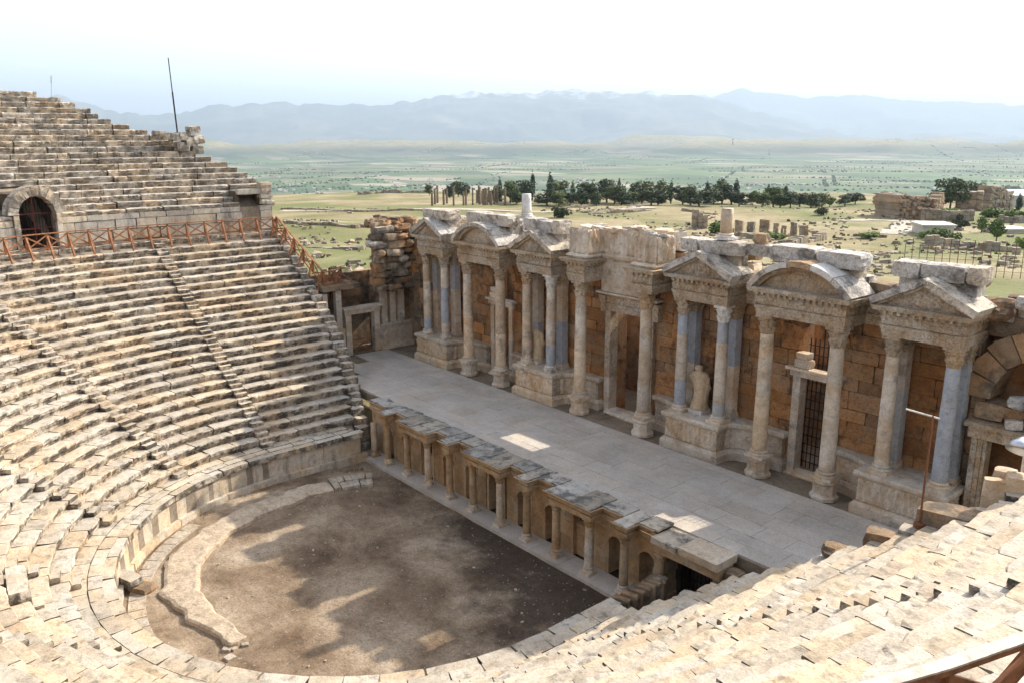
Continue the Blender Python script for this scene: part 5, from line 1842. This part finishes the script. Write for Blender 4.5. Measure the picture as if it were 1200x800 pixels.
# ------------------------------------------------------------------ plants and trees
def leaf_mat(name, c, c2):
    m, nt, b = base_mat(name, 0.8)
    geo = nd(nt, 'ShaderNodeNewGeometry')
    oi = nd(nt, 'ShaderNodeObjectInfo')
    col = ramp(nt, geo.outputs['Random Per Island'], [(0.0, c), (1.0, c2)])
    vv = ramp(nt, oi.outputs['Random'], [(0, (0.6, 0.62, 0.65)), (0.5, (1.0, 1.0, 1.0)), (1, (1.9, 1.7, 1.3))])
    nt.links.new(mix(nt, 1.0, col, vv, 'MULTIPLY'), b.inputs['Base Color'])
    return m


M_PINE = leaf_mat('pine_needles', (0.028, 0.048, 0.018), (0.085, 0.105, 0.040))
M_CYP = leaf_mat('cypress_foliage', (0.014, 0.032, 0.016), (0.035, 0.060, 0.026))
M_BROAD = leaf_mat('broadleaf_foliage', (0.06, 0.11, 0.02), (0.16, 0.22, 0.045))
M_OLIVE = leaf_mat('olive_foliage', (0.06, 0.075, 0.03), (0.13, 0.14, 0.06))
M_BARK = plain('bark', (0.12, 0.085, 0.055), 0.9)


def crown(lobes, n, size, seed, up_bias=0.3):
    rs = np.random.RandomState(seed)
    vol = np.array([l[3] * l[4] * l[5] for l in lobes]) ** 0.7
    pick = rs.choice(len(lobes), n, p=vol / vol.sum())
    v, f = [], []
    for i in range(n):
        cx, cy, cz, a, b_, c = lobes[pick[i]]
        d = rs.normal(size=3)
        d /= np.linalg.norm(d)
        rr_ = rs.uniform(0.45, 1.0) ** 0.5 * (1 + rs.uniform(-.14, .14))
        p = np.array([cx + d[0] * a * rr_, cy + d[1] * b_ * rr_, cz + d[2] * c * rr_])
        nrm = d + rs.normal(size=3) * 0.6 + np.array([0, 0, up_bias])
        nrm /= np.linalg.norm(nrm)
        t1 = np.cross(nrm, rs.normal(size=3))
        t1 /= np.linalg.norm(t1)
        t2 = np.cross(nrm, t1)
        s1, s2 = size * rs.uniform(.6, 1.3), size * rs.uniform(.4, 1.0)
        k = len(v)
        v += [tuple(p - t1 * s1), tuple(p - t2 * s2), tuple(p + t1 * s1), tuple(p + t2 * s2)]
        f.append((k, k + 1, k + 2, k + 3))
    return v, f


def trunk_mesh(h, r, limbs, seed):
    rs = np.random.RandomState(seed)
    mb = MB().add(*lathe([(r * 1.3, -.4), (r, h * .1), (r * .8, h * .55), (r * .45, h * .85), (r * .15, h)], 7, 0, 0, .08))
    for k in range(limbs):
        a = rs.uniform(0, 6.28)
        z = h * rs.uniform(.45, .8)
        mb.bar((0, 0, z), (math.cos(a) * h * .28, math.sin(a) * h * .28, z + h * .18), r * .5)
    return mb


def proto(kind, seed):
    rs = np.random.RandomState(seed)
    if kind == 'pine':
        lobes = []
        for k in range(11):
            a, q = rs.uniform(0, 6.28), rs.uniform(.3, 2.4)
            lobes.append((q * 1.25 * math.cos(a), q * 1.25 * math.sin(a), rs.uniform(1.9, 8.2 - q * .7), rs.uniform(1.3, 2.4), rs.uniform(1.3, 2.4), rs.uniform(1.1, 1.9)))
        return crown(lobes, 1500, .38, seed), trunk_mesh(7.2, .24, 5, seed), M_PINE
    if kind == 'cypress':
        lobes = [(rs.uniform(-.15, .15), rs.uniform(-.15, .15), 1.0 + k * 1.0, max(.3, 1.25 * math.sin(math.pi * (k + 1.3) / 11.5)), max(.3, 1.25 * math.sin(math.pi * (k + 1.3) / 11.5)), 1.0) for k in range(10)]
        return crown(lobes, 950, .28, seed, .8), trunk_mesh(6, .2, 0, seed), M_CYP
    if kind == 'broad':
        lobes = []
        for k in range(8):
            a, q = rs.uniform(0, 6.28), rs.uniform(.2, 1.6)
            lobes.append((q * math.cos(a), q * math.sin(a), rs.uniform(2.0, 5.6), rs.uniform(.8, 1.5), rs.uniform(.8, 1.5), rs.uniform(.7, 1.2)))
        return crown(lobes, 1300, .24, seed), trunk_mesh(4.4, .16, 5, seed), M_BROAD
    lobes = []
    for k in range(6):
        a, q = rs.uniform(0, 6.28), rs.uniform(.2, 1.5)
        lobes.append((q * math.cos(a), q * math.sin(a), rs.uniform(.5, 1.5), rs.uniform(.7, 1.2), rs.uniform(.7, 1.2), rs.uniform(.5, .9)))
    return crown(lobes, 700, .22, seed), trunk_mesh(1.4, .1, 4, seed), (M_OLIVE if kind == 'olive' else M_BROAD if kind == 'bush' else M_PINE)


PH = {'pine': 9.6, 'cypress': 11.2, 'broad': 6.6, 'bush': 2.3, 'olive': 2.3, 'darkbush': 2.3}
_pt = {}


def tree_mesh(kind, k):
    key = (kind, k)
    if key not in _pt:
        (v, f), tm, m = proto(kind, 31 * k + len(kind))
        me = bpy.data.meshes.new('crown')
        me.from_pydata(v, [], f)
        me.materials.append(m)
        tv = np.concatenate(tm.v)
        mt = bpy.data.meshes.new('trunk')
        mt.from_pydata(tv.tolist(), [], tm.f)
        mt.materials.append(M_BARK)
        _pt[key] = (me, mt)
    return _pt[key]


def plant(kind, px, py, hpx, label, group, name, cat='tree', wide=1.0):
    p = on_ground(px, py)
    dist = np.linalg.norm(p - CAM)
    h = hpx * dist / FPX
    s = h / PH[kind]
    me, mt = tree_mesh(kind, rnd.randrange(4))
    W = Matrix.Translation(Vector(p)) @ Matrix.Rotation(U(0, 6.28), 4, 'Z') @ Matrix.Diagonal((s * wide, s * wide, s, 1))
    t = bpy.data.objects.new(name, None)
    link(t, None, W)
    tag(t, label, cat, group)
    for nm, m in (('trunk', mt), ('crown', me)):
        link(bpy.data.objects.new(nm, m), t, W)
    return t


GT = 'trees in the belt beyond the stage wall'
npine = 0
ONES = ['', 'first', 'second', 'third', 'fourth', 'fifth', 'sixth', 'seventh', 'eighth', 'ninth', 'tenth', 'eleventh', 'twelfth', 'thirteenth', 'fourteenth', 'fifteenth', 'sixteenth', 'seventeenth', 'eighteenth', 'nineteenth']


def ordinal(n_):
    if n_ < 20:
        return ONES[n_]
    tens = {2: 'twent', 3: 'thirt', 4: 'fort', 5: 'fift'}[n_ // 10]
    return tens + 'ieth' if n_ % 10 == 0 else tens + 'y-' + ONES[n_ % 10]


for px, py, h, k, w in sorted([(503, 229, 14, 'pine', .9), (527, 232, 16, 'pine', 1.1), (537, 231, 20, 'pine', 1), (547, 231, 17, 'pine', 1), (586, 237, 29, 'cypress', 1), (583, 238, 22, 'pine', 1.1), (598, 238, 28, 'pine', 1), (605, 240, 20, 'pine', 1.2), (614, 236, 27, 'pine', .9),
                        (624, 235, 34, 'cypress', .95), (645, 238, 36, 'cypress', 1.2), (655, 236, 27, 'pine', 1), (641, 241, 22, 'pine', 1.4), (655, 242, 20, 'pine', 1.3), (668, 240, 16, 'pine', 1.4), (681, 241, 22, 'pine', 1.0), (687, 238, 27, 'pine', 1), (699, 241, 18, 'pine', 1.2),
                        (711, 238, 30, 'pine', 1.0), (720, 240, 25, 'pine', 1.1), (728, 241, 18, 'pine', 1.3), (733, 239, 24, 'pine', 1.1), (742, 240, 17, 'pine', 1.2), (752, 239, 29, 'pine', 1.0), (763, 241, 23, 'pine', 1.4), (771, 241, 19, 'pine', 1.3), (774, 237, 27, 'pine', 1.0), (786, 239, 27, 'cypress', 1.2),
                        (800, 240, 24, 'pine', 1.2), (809, 241, 25, 'pine', 1.2), (819, 242, 22, 'pine', 1.5), (836, 240, 22, 'pine', 1.1), (846, 239, 30, 'pine', 1.0), (857, 240, 26, 'pine', 1.2), (866, 242, 18, 'pine', 1.2), (880, 240, 15, 'pine', 1.4), (893, 243, 19, 'pine', 1.2), (906, 243, 26, 'pine', 1.0),
                        (914, 244, 18, 'pine', 1.2), (926, 244, 20, 'pine', 1.2), (937, 243, 18, 'pine', 1.2), (950, 244, 18, 'pine', 1.4), (963, 243, 17, 'pine', 1.2), (990, 242, 14, 'pine', 1.3), (1002, 240, 14, 'pine', 1.4), (1036, 240, 16, 'pine', 1.3), (671, 238, 26, 'cypress', 1.1), (694, 237, 25, 'cypress', 1.3), (725, 237, 28, 'cypress', 1.0), (740, 238, 22, 'cypress', 1.5), (828, 239, 27, 'cypress', 1.1), (862, 238, 28, 'cypress', 1.3), (899, 241, 24, 'cypress', 1.2), (920, 241, 24, 'cypress', 1.3)]):
    if k == 'cypress':
        lab, nm = {586: 'slim dark cypress at the left of the tree belt', 624: 'tallest slim cypress just right of the white column stub', 645: 'broad dark cypress in the middle of the tree belt', 786: 'dark cypress beyond the carved central parapet', 671: 'narrow cypress just right of the broad dark cypress', 694: 'cypress rising above the low grey wall', 725: 'slender cypress beyond the middle of the central parapet', 740: 'stout cypress right of the slender one', 828: 'cypress right above the lone tapering pier', 862: 'cypress right of the grey column stub', 899: 'cypress behind the third pier of the row', 920: 'last cypress at the right of the tree belt'}[px], 'cypress_tree'
        plant(k, px, py, h, lab, None, nm, wide=w)
    else:
        npine += 1
        plant(k, px, py, h, ordinal(npine) + ' pine from the left end of the tree belt beyond the stage wall', GT, 'pine_tree', wide=w * 1.25)
for px, py, h, k, w, lab, nm, cat in [
    (658, 255, 14, 'darkbush', 1.1, 'round dark bush just behind the parapet right of the white column stub', 'bush', 'bush'),
    (1113, 247, 37, 'pine', 1.15, 'big round pine left of the ruined walls at the far right', 'pine_tree', 'tree'),
    (1133, 238, 24, 'pine', 1.3, 'pine behind the ruined wall right of the big round pine', 'pine_tree', 'tree'),
    (1150, 236, 20, 'pine', 1.4, 'low pine above the ruined wall at the far right', 'pine_tree', 'tree'),
    (1185, 233, 15, 'pine', 1.6, 'wide pine behind the pale-roofed building', 'pine_tree', 'tree'),
    (1193, 250, 20, 'cypress', 1.5, 'small dark conifer in front of the pale-roofed building', 'conifer_tree', 'tree'),
    (1167, 286, 28, 'broad', 1.0, 'bright green young tree behind the wire fence', 'young_tree', 'tree'),
    (1150, 273, 18, 'broad', 1.0, 'small leafy tree left of the bright green young tree', 'young_tree', 'tree'),
    (1124, 270, 19, 'pine', 1.0, 'dark bare-looking tree beside the flat pale building', 'young_tree', 'tree'),
    (1116, 252, 10, 'bush', 1.2, 'bright green shrub before the ruined wall', 'shrub', 'shrub'),
    (1108, 281, 12, 'bush', 1.6, 'leafy shrub in front of the flat pale building', 'shrub', 'shrub'),
    (1091, 279, 13, 'bush', 1.2, 'yellow green shrub left of the flat pale building', 'shrub', 'shrub'),
    (1190, 258, 12, 'bush', 1.8, 'shrub below the small dark conifer', 'shrub', 'shrub'),
    (1199, 290, 12, 'bush', 1.3, 'green shrub cut by the right picture edge', 'shrub', 'shrub'),
    (1162, 255, 11, 'bush', 1.5, 'shrub left of the small dark conifer', 'shrub', 'shrub'),
    (972, 243, 12, 'broad', 1.3, 'light green tree at the right end of the tree belt', 'young_tree', 'tree'),
    (962, 252, 9, 'olive', 1.3, 'small olive coloured shrub on the green field', 'shrub', 'shrub'),
    (843, 274, 17, 'bush', 1.0, 'green shrub between the lone pier and the grey column stub', 'shrub', 'shrub'),
    (908, 281, 9, 'bush', 2.4, 'low spreading green shrub among the pillars', 'shrub', 'shrub'),
    (1016, 279, 7, 'bush', 2.6, 'low green shrub on the rubble field', 'shrub', 'shrub'),
    (882, 241, 18, 'broad', 1.0, 'light green tree within the dark belt', 'young_tree', 'tree')]:
    plant(k, px, py, h, lab, None, nm, cat, w)

# brown pillars in front of the trees
GP = 'brown pillars standing before the trees'
M_PILLAR = plain('brown_pillar', (0.20, 0.145, 0.095), 0.9, var=.35, sc_=1.5)
for k, px in enumerate(sorted([507, 510, 513, 520, 524, 532, 543, 546, 554, 559, 562, 565, 569, 573, 576, 579, 583, 561, 571, 592, 575, 567])):
    p = on_ground(px + U(-.4, .4), 240 + U(-2.5, 1.5))
    dist = np.linalg.norm(p - CAM)
    h = U(13, 21) * dist / FPX
    r_ = U(.32, .5)
    o = MB().add(*lathe([(r_ * 1.1, p[2] - .4), (r_, p[2] + h * .5), (r_ * .9, p[2] + h * .9), (r_ * 1.2, p[2] + h)], 8, p[0], p[1], .05)).build('pillar', M_PILLAR)
    tag(o, ordinal(k + 1) + ' brown pillar from the left before the tree belt', 'pillar', GP)

# ------------------------------------------------------------------ ruins on the plateau
M_RUIN = stone('ruin_stone', (0.22, 0.175, 0.125), (0.33, 0.27, 0.20), (0.43, 0.365, 0.28), 0.12, stain=(0.10, 0.09, 0.075), samt=0.7, sscale=0.25, slo=.5, shi=.65, var=.3, bstr=.8, bscale=1.2, pits=0)
M_RUINR = stone('reddish_ruin_stone', (0.27, 0.185, 0.115), (0.37, 0.27, 0.18), (0.46, 0.36, 0.26), 0.12, stain=(0.12, 0.10, 0.08), samt=0.6, sscale=0.2, var=.25, bstr=.8, bscale=1.2, pits=0)


def ruin_wall(px0, py0, px1, py1, hpx, label, mat, jag=.35, thick=1.6, cat='wall', name='ruined_wall', bs=1.1):
    a, b_ = on_ground(px0, py0), on_ground(px1, py1)
    d = b_ - a
    L = math.hypot(d[0], d[1])
    rz = math.atan2(d[1], d[0])
    h = hpx * np.linalg.norm((a + b_) / 2 - CAM) / FPX
    mb = MB()
    n_ = max(2, int(L / bs))
    rows = max(1, int(h / (bs * .75)))
    prof_ = np.clip(1 - jag * np.abs(np.array([float(fbm(np.array(k * .23 + px0), np.array(3.0), 3)) for k in range(n_)]) - .25) * 2, .25, 1.0)
    for k in range(n_):
        x, y = a[0] + d[0] * (k + .5) / n_, a[1] + d[1] * (k + .5) / n_
        zg = float(terrain(x, y))
        hh = h * prof_[k]
        rr_ = max(1, int(round(rows * prof_[k])))
        for q in range(rr_):
            M = TRS((x + U(-.08, .08), y + U(-.08, .08), zg - .3 + (hh + .3) * (q + .5) / rr_), (L / n_ * 1.04, thick * U(.85, 1.1), (hh + .3) / rr_ * 1.03), rz + U(-.04, .04), .03)
            vf = ROUGH[rnd.randrange(12)]
            mb.add(*in_frame(M, vf))
    o = mb.build(name, mat)
    return tag(o, label, cat)


ruin_wall(1036, 254, 1081, 255, 25, 'square reddish ruin with a ragged top at the far right of the plateau', M_RUINR, .25, 14, 'ruin', 'ruined_building', 1.6)
ruin_wall(1081, 252, 1099, 247, 20, 'broken wall end right of the square reddish ruin', M_RUINR, .8, 4, 'ruin', 'ruined_building', 1.6)
ruin_wall(1078, 258, 1140, 259, 12, 'long dark low wall below the reddish ruin', M_RUIN, .15, 1.5)
ruin_wall(1119, 247, 1150, 248, 27, 'tall ragged ruin right of the big round pine', M_RUINR, .7, 6, 'ruin', 'ruined_building', 1.8)
ruin_wall(1150, 246, 1178, 246, 25, 'tall ragged ruin next to the pale-roofed building', M_RUIN, .5, 6, 'ruin', 'ruined_building', 1.8)
ruin_wall(811, 268, 828, 268, 24, 'lone tapering pier left of the grey column stub', M_RUIN, .5, 2.2, 'pier', 'ruined_pier', .9)
for k, (px, py, w, h, lab) in enumerate([(866, 272, 9, 15, 'first and leftmost pier of the row behind the parapet'), (880, 272, 8, 14, 'second pier of the row behind the parapet'), (896, 273, 11, 16, 'third and widest pier of the row behind the parapet'), (909, 274, 6, 13, 'fourth pier of the row behind the parapet'), (918, 275, 6, 11, 'fifth pier of the row behind the parapet'), (930, 276, 8, 15, 'sixth pier of the row behind the parapet'), (941, 278, 10, 14, 'seventh pier of the row behind the parapet'), (955, 279, 6, 9, 'last and lowest pier of the row behind the parapet')]):
    ruin_wall(px - w / 2, py, px + w / 2, py + .3, h, lab, M_RUIN if k % 2 else M_RUINR, .15, 1.2, 'pier', 'ruined_pier', .8)
for px0, py0, px1, py1, h, lab in [(856, 276, 890, 281, 6, 'low rubble wall below the row of piers'), (925, 287, 965, 281, 9, 'rubble heap right of the row of piers'), (876, 288, 892, 289, 11, 'small stone pile behind the grey column stub'),
                                   (1000, 277, 1040, 279, 5, 'low dark wall on the rubble field'), (1085, 291, 1140, 292, 14, 'dark field wall behind the wire fence'), (1146, 293, 1195, 296, 12, 'dark field wall right of the young tree'),
                                   (1010, 247, 1030, 248, 6, 'low wall on the bright green field'), (335, 262, 420, 268, 4, 'low ruined wall across the dry field at the left'), (420, 266, 488, 270, 5, 'low ruined wall reaching the rubble mass'),
                                   (360, 290, 425, 293, 4, 'short ruined wall line left of the rubble mass'), (330, 246, 500, 247, 2.5, 'long low wall on the far dry field'), (690, 251, 762, 247, 4, 'low grey wall in front of the tree belt'), (800, 247, 840, 252, 4, 'low wall right of the dark cypress'),
                                   (640, 245, 690, 243, 3, 'low wall under the trees'), (1170, 261, 1205, 262, 8, 'low stone wall below the shrubs at the right edge'), (420, 228, 470, 227, 5, 'grey rocky bank at the edge of the plateau'), (470, 226, 505, 226, 3, 'low rocky bank left of the pines')]:
    ruin_wall(px0, py0, px1, py1, h, lab, M_RUIN, .8, 1.6, 'wall', 'ruined_wall', 1.2)


def house(px0, px1, py, hpx, depth, label, wallc, roofc, gable_=False):
    a, b_ = on_ground(px0, py), on_ground(px1, py)
    d = (b_ - a)
    L = math.hypot(d[0], d[1])
    rz = math.atan2(d[1], d[0])
    h = hpx * np.linalg.norm(a - CAM) / FPX
    t = thing('flat_building' if not gable_ else 'pale_building', tuple(a), label, 'building')
    F = Matrix.Translation(Vector((a[0], a[1], min(a[2], b_[2]) - .3))) @ Matrix.Rotation(rz, 4, 'Z')
    mbx = MB().box(0, L, 0, depth, 0, h)
    MB().add(*in_frame(F, (np.concatenate(mbx.v), mbx.f))).build('wall', wallc, t)
    if gable_:
        v = [(-.4, -.4, h), (L + .4, -.4, h), (L + .4, depth / 2, h + 2.2), (-.4, depth / 2, h + 2.2), (-.4, depth + .4, h), (L + .4, depth + .4, h)]
        MB().add(*in_frame(F, (v, [(0, 1, 2, 3), (3, 2, 5, 4), (0, 3, 4), (1, 5, 2), (0, 4, 5, 1)]))).build('roof', roofc, t)
    else:
        mbx = MB().box(-.5, L + .5, -.5, depth + .5, h, h + .35)
        MB().add(*in_frame(F, (np.concatenate(mbx.v), mbx.f))).build('roof', roofc, t)


M_PALE = plain('pale_render', (0.55, 0.50, 0.43), .9, var=.12)
M_ROOF = plain('pale_roof', (0.58, 0.55, 0.50), .8, var=.1)
house(1179, 1225, 243, 12, 14, 'pale-roofed long building at the far right edge', M_PALE, M_ROOF, True)
house(1081, 1117, 276, 11, 8, 'flat pale building among shrubs at the right of the plateau', M_PALE, M_ROOF)
house(1172, 1206, 274, 5, 6, 'low white flat-roofed shed behind the young tree', M_PALE, M_ROOF)

# rubble and tufts strewn over the plateau
mb = MB()
tf = MB()
for k in range(3000):
    px, py = U(322, 1200), 228 + 105 * rnd.random() ** 1.1
    dens = float(fbm(np.array(px / 60), np.array(py / 14), 3))
    if dens < 0.47:
        continue
    d = ray(px, py)
    tt = (0.5 - CAM[2]) / d[2]
    x, y = CAM[0] + d[0] * tt, CAM[1] + d[1] * tt
    if math.hypot(x, y) > 440 or (y < 20 and abs(x) < 60):
        continue
    zg = float(terrain(x, y))
    s_ = U(.25, .95) * (1 + .5 * (rnd.random() < .15))
    if rnd.random() < .72:
        mb.add(*in_frame(TRS((x, y, zg + s_ * .15), (s_ * U(.8, 1.8), s_, s_ * .7), U(0, 3.1), .2), ROUGH[rnd.randrange(12)]))
    else:
        for q in range(14):
            a = U(0, 6.28)
            w = s_ * .5
            tf.add([(x + U(-w, w), y + U(-w, w), zg), (x + U(-w, w), y + U(-w, w), zg), (x + U(-w, w), y + U(-w, w), zg + U(.3, .9) * s_)], [(0, 1, 2)])
tag(mb.build('field_rubble', M_RUIN, recenter=False), 'grey stones strewn over the dry plateau', 'rubble', kind='stuff')
tag(tf.build('field_tufts', M_OLIVE, recenter=False), 'tufts of grass and weeds on the plateau', 'grass', kind='stuff')

# dark groves and houses on the plain
gv_ = MB()
hs = MB()
for k in range(150):
    az = math.atan2(*ray(U(200, 1250), 200)[:2])
    D = 1900 * (4.6 ** rnd.random())
    x0, y0 = D * math.sin(az), D * math.cos(az)
    th = rnd.choice([0.6, 0.6 + math.pi / 2, 0.2, 1.1]) + U(-.08, .08)
    Lh = U(120, 900)
    nn_ = int(Lh / U(9, 30))
    for q in range(nn_):
        x, y = x0 + math.cos(th) * Lh * q / nn_ + U(-6, 6), y0 + math.sin(th) * Lh * q / nn_ + U(-6, 6)
        if rnd.random() < .25:
            continue
        zg = float(terrain(x, y))
        s_ = U(2.5, 6)
        gv_.add(*in_frame(TRS((x, y, zg + s_ * .4), (s_ * U(.8, 2.2), s_ * U(.8, 1.6), s_), U(0, 3), .1), BOULD[rnd.randrange(10)]))
    if rnd.random() < .6:
        for q in range(rnd.randrange(2, 9)):
            x, y = x0 + U(-90, 90), y0 + U(-90, 90)
            zg = float(terrain(x, y))
            hs.box(x, x + U(8, 18), y, y + U(8, 14), zg - 1, zg + U(3, 7))
tag(gv_.build('far_groves', leaf_mat('far_grove_foliage', (0.04, 0.065, 0.03), (0.07, 0.10, 0.045)), recenter=False), 'dark groves dotted over the far plain', 'groves', kind='stuff')
tag(hs.build('far_houses', M_PALE, recenter=False), 'tiny pale farm buildings scattered over the far plain', 'buildings', kind='stuff')

# wire fence behind the stage building on the right
t = thing('wire_fence', tuple(on_ground(1130, 322)), 'tall wire fence on thin dark posts behind the right end of the stage wall', 'fence')
a, b_ = on_ground(1058, 318), on_ground(1225, 328)
n_ = 18
for k in range(n_ + 1):
    p = a + (b_ - a) * k / n_
    zg = float(terrain(p[0], p[1]))
    hh = U(4.2, 5.6)
    MB().bar((p[0], p[1], zg - .2), (p[0] + U(-.08, .08), p[1], zg + hh), .075).build('post', M_RUST, t)
for q in range(6):
    MB().bar((a[0], a[1], float(terrain(a[0], a[1])) + .8 + q * .75), (b_[0], b_[1], float(terrain(b_[0], b_[1])) + .8 + q * .75), .035).build('wire', M_IRON, t)

# a pale path across the fields
def strip(pts, w, name, mat):
    c = [on_ground(*p) for p in pts]
    q = []
    for a, b_ in zip(c[:-1], c[1:]):
        for k in range(12):
            q.append(a + (b_ - a) * k / 12)
    q.append(c[-1])
    v, f = [], []
    for i, p in enumerate(q):
        d = q[min(i + 1, len(q) - 1)] - q[max(i - 1, 0)]
        nn = np.array([-d[1], d[0], 0]) / max(1e-6, math.hypot(d[0], d[1]))
        for s_ in (-1, -.3, .3, 1):
            e = p + nn * s_ * w / 2 * U(.85, 1.15)
            v.append((e[0], e[1], float(terrain(e[0], e[1])) + .10))
    for i in range(len(q) - 1):
        for k in range(3):
            f.append((i * 4 + k, i * 4 + k + 1, i * 4 + k + 5, i * 4 + k + 4))
    tag(MB().add(v, f).build(name, mat, recenter=False), kind='structure')


M_PATH = stone('pale_gravel', (0.36, 0.31, 0.24), (0.43, 0.38, 0.30), (0.50, 0.45, 0.36), .3, samt=.3, var=.02, bstr=.2, pits=0)
strip([(1046, 275), (1060, 264), (1082, 260), (1000, 259), (985, 258)], 6, 'path', M_PATH)
strip([(742, 240), (760, 244), (700, 247), (560, 246), (330, 247)], 6, 'path', M_PATH)

# ------------------------------------------------------------------ haze over the valley
hz = MB().box(-46000, 46000, -46000, 46000, -168, 1900).build('haze', M_DARK, recenter=False)
hm = bpy.data.materials.new('valley_haze')
hm.use_nodes = True
nt = hm.node_tree
for q in list(nt.nodes):
    if q.type != 'OUTPUT_MATERIAL':
        nt.nodes.remove(q)
pv = nt.nodes.new('ShaderNodeVolumePrincipled')
pv.inputs['Color'].default_value = (0.60, 0.735, 0.865, 1)
pv.inputs['Density'].default_value = 7.0e-5
pv.inputs['Anisotropy'].default_value = 0.15
nt.links.new(pv.outputs[0], [q for q in nt.nodes if q.type == 'OUTPUT_MATERIAL'][0].inputs['Volume'])
hz.data.materials.clear()
hz.data.materials.append(hm)
tag(hz, 'pale blue haze over the wide valley', 'haze', kind='stuff')
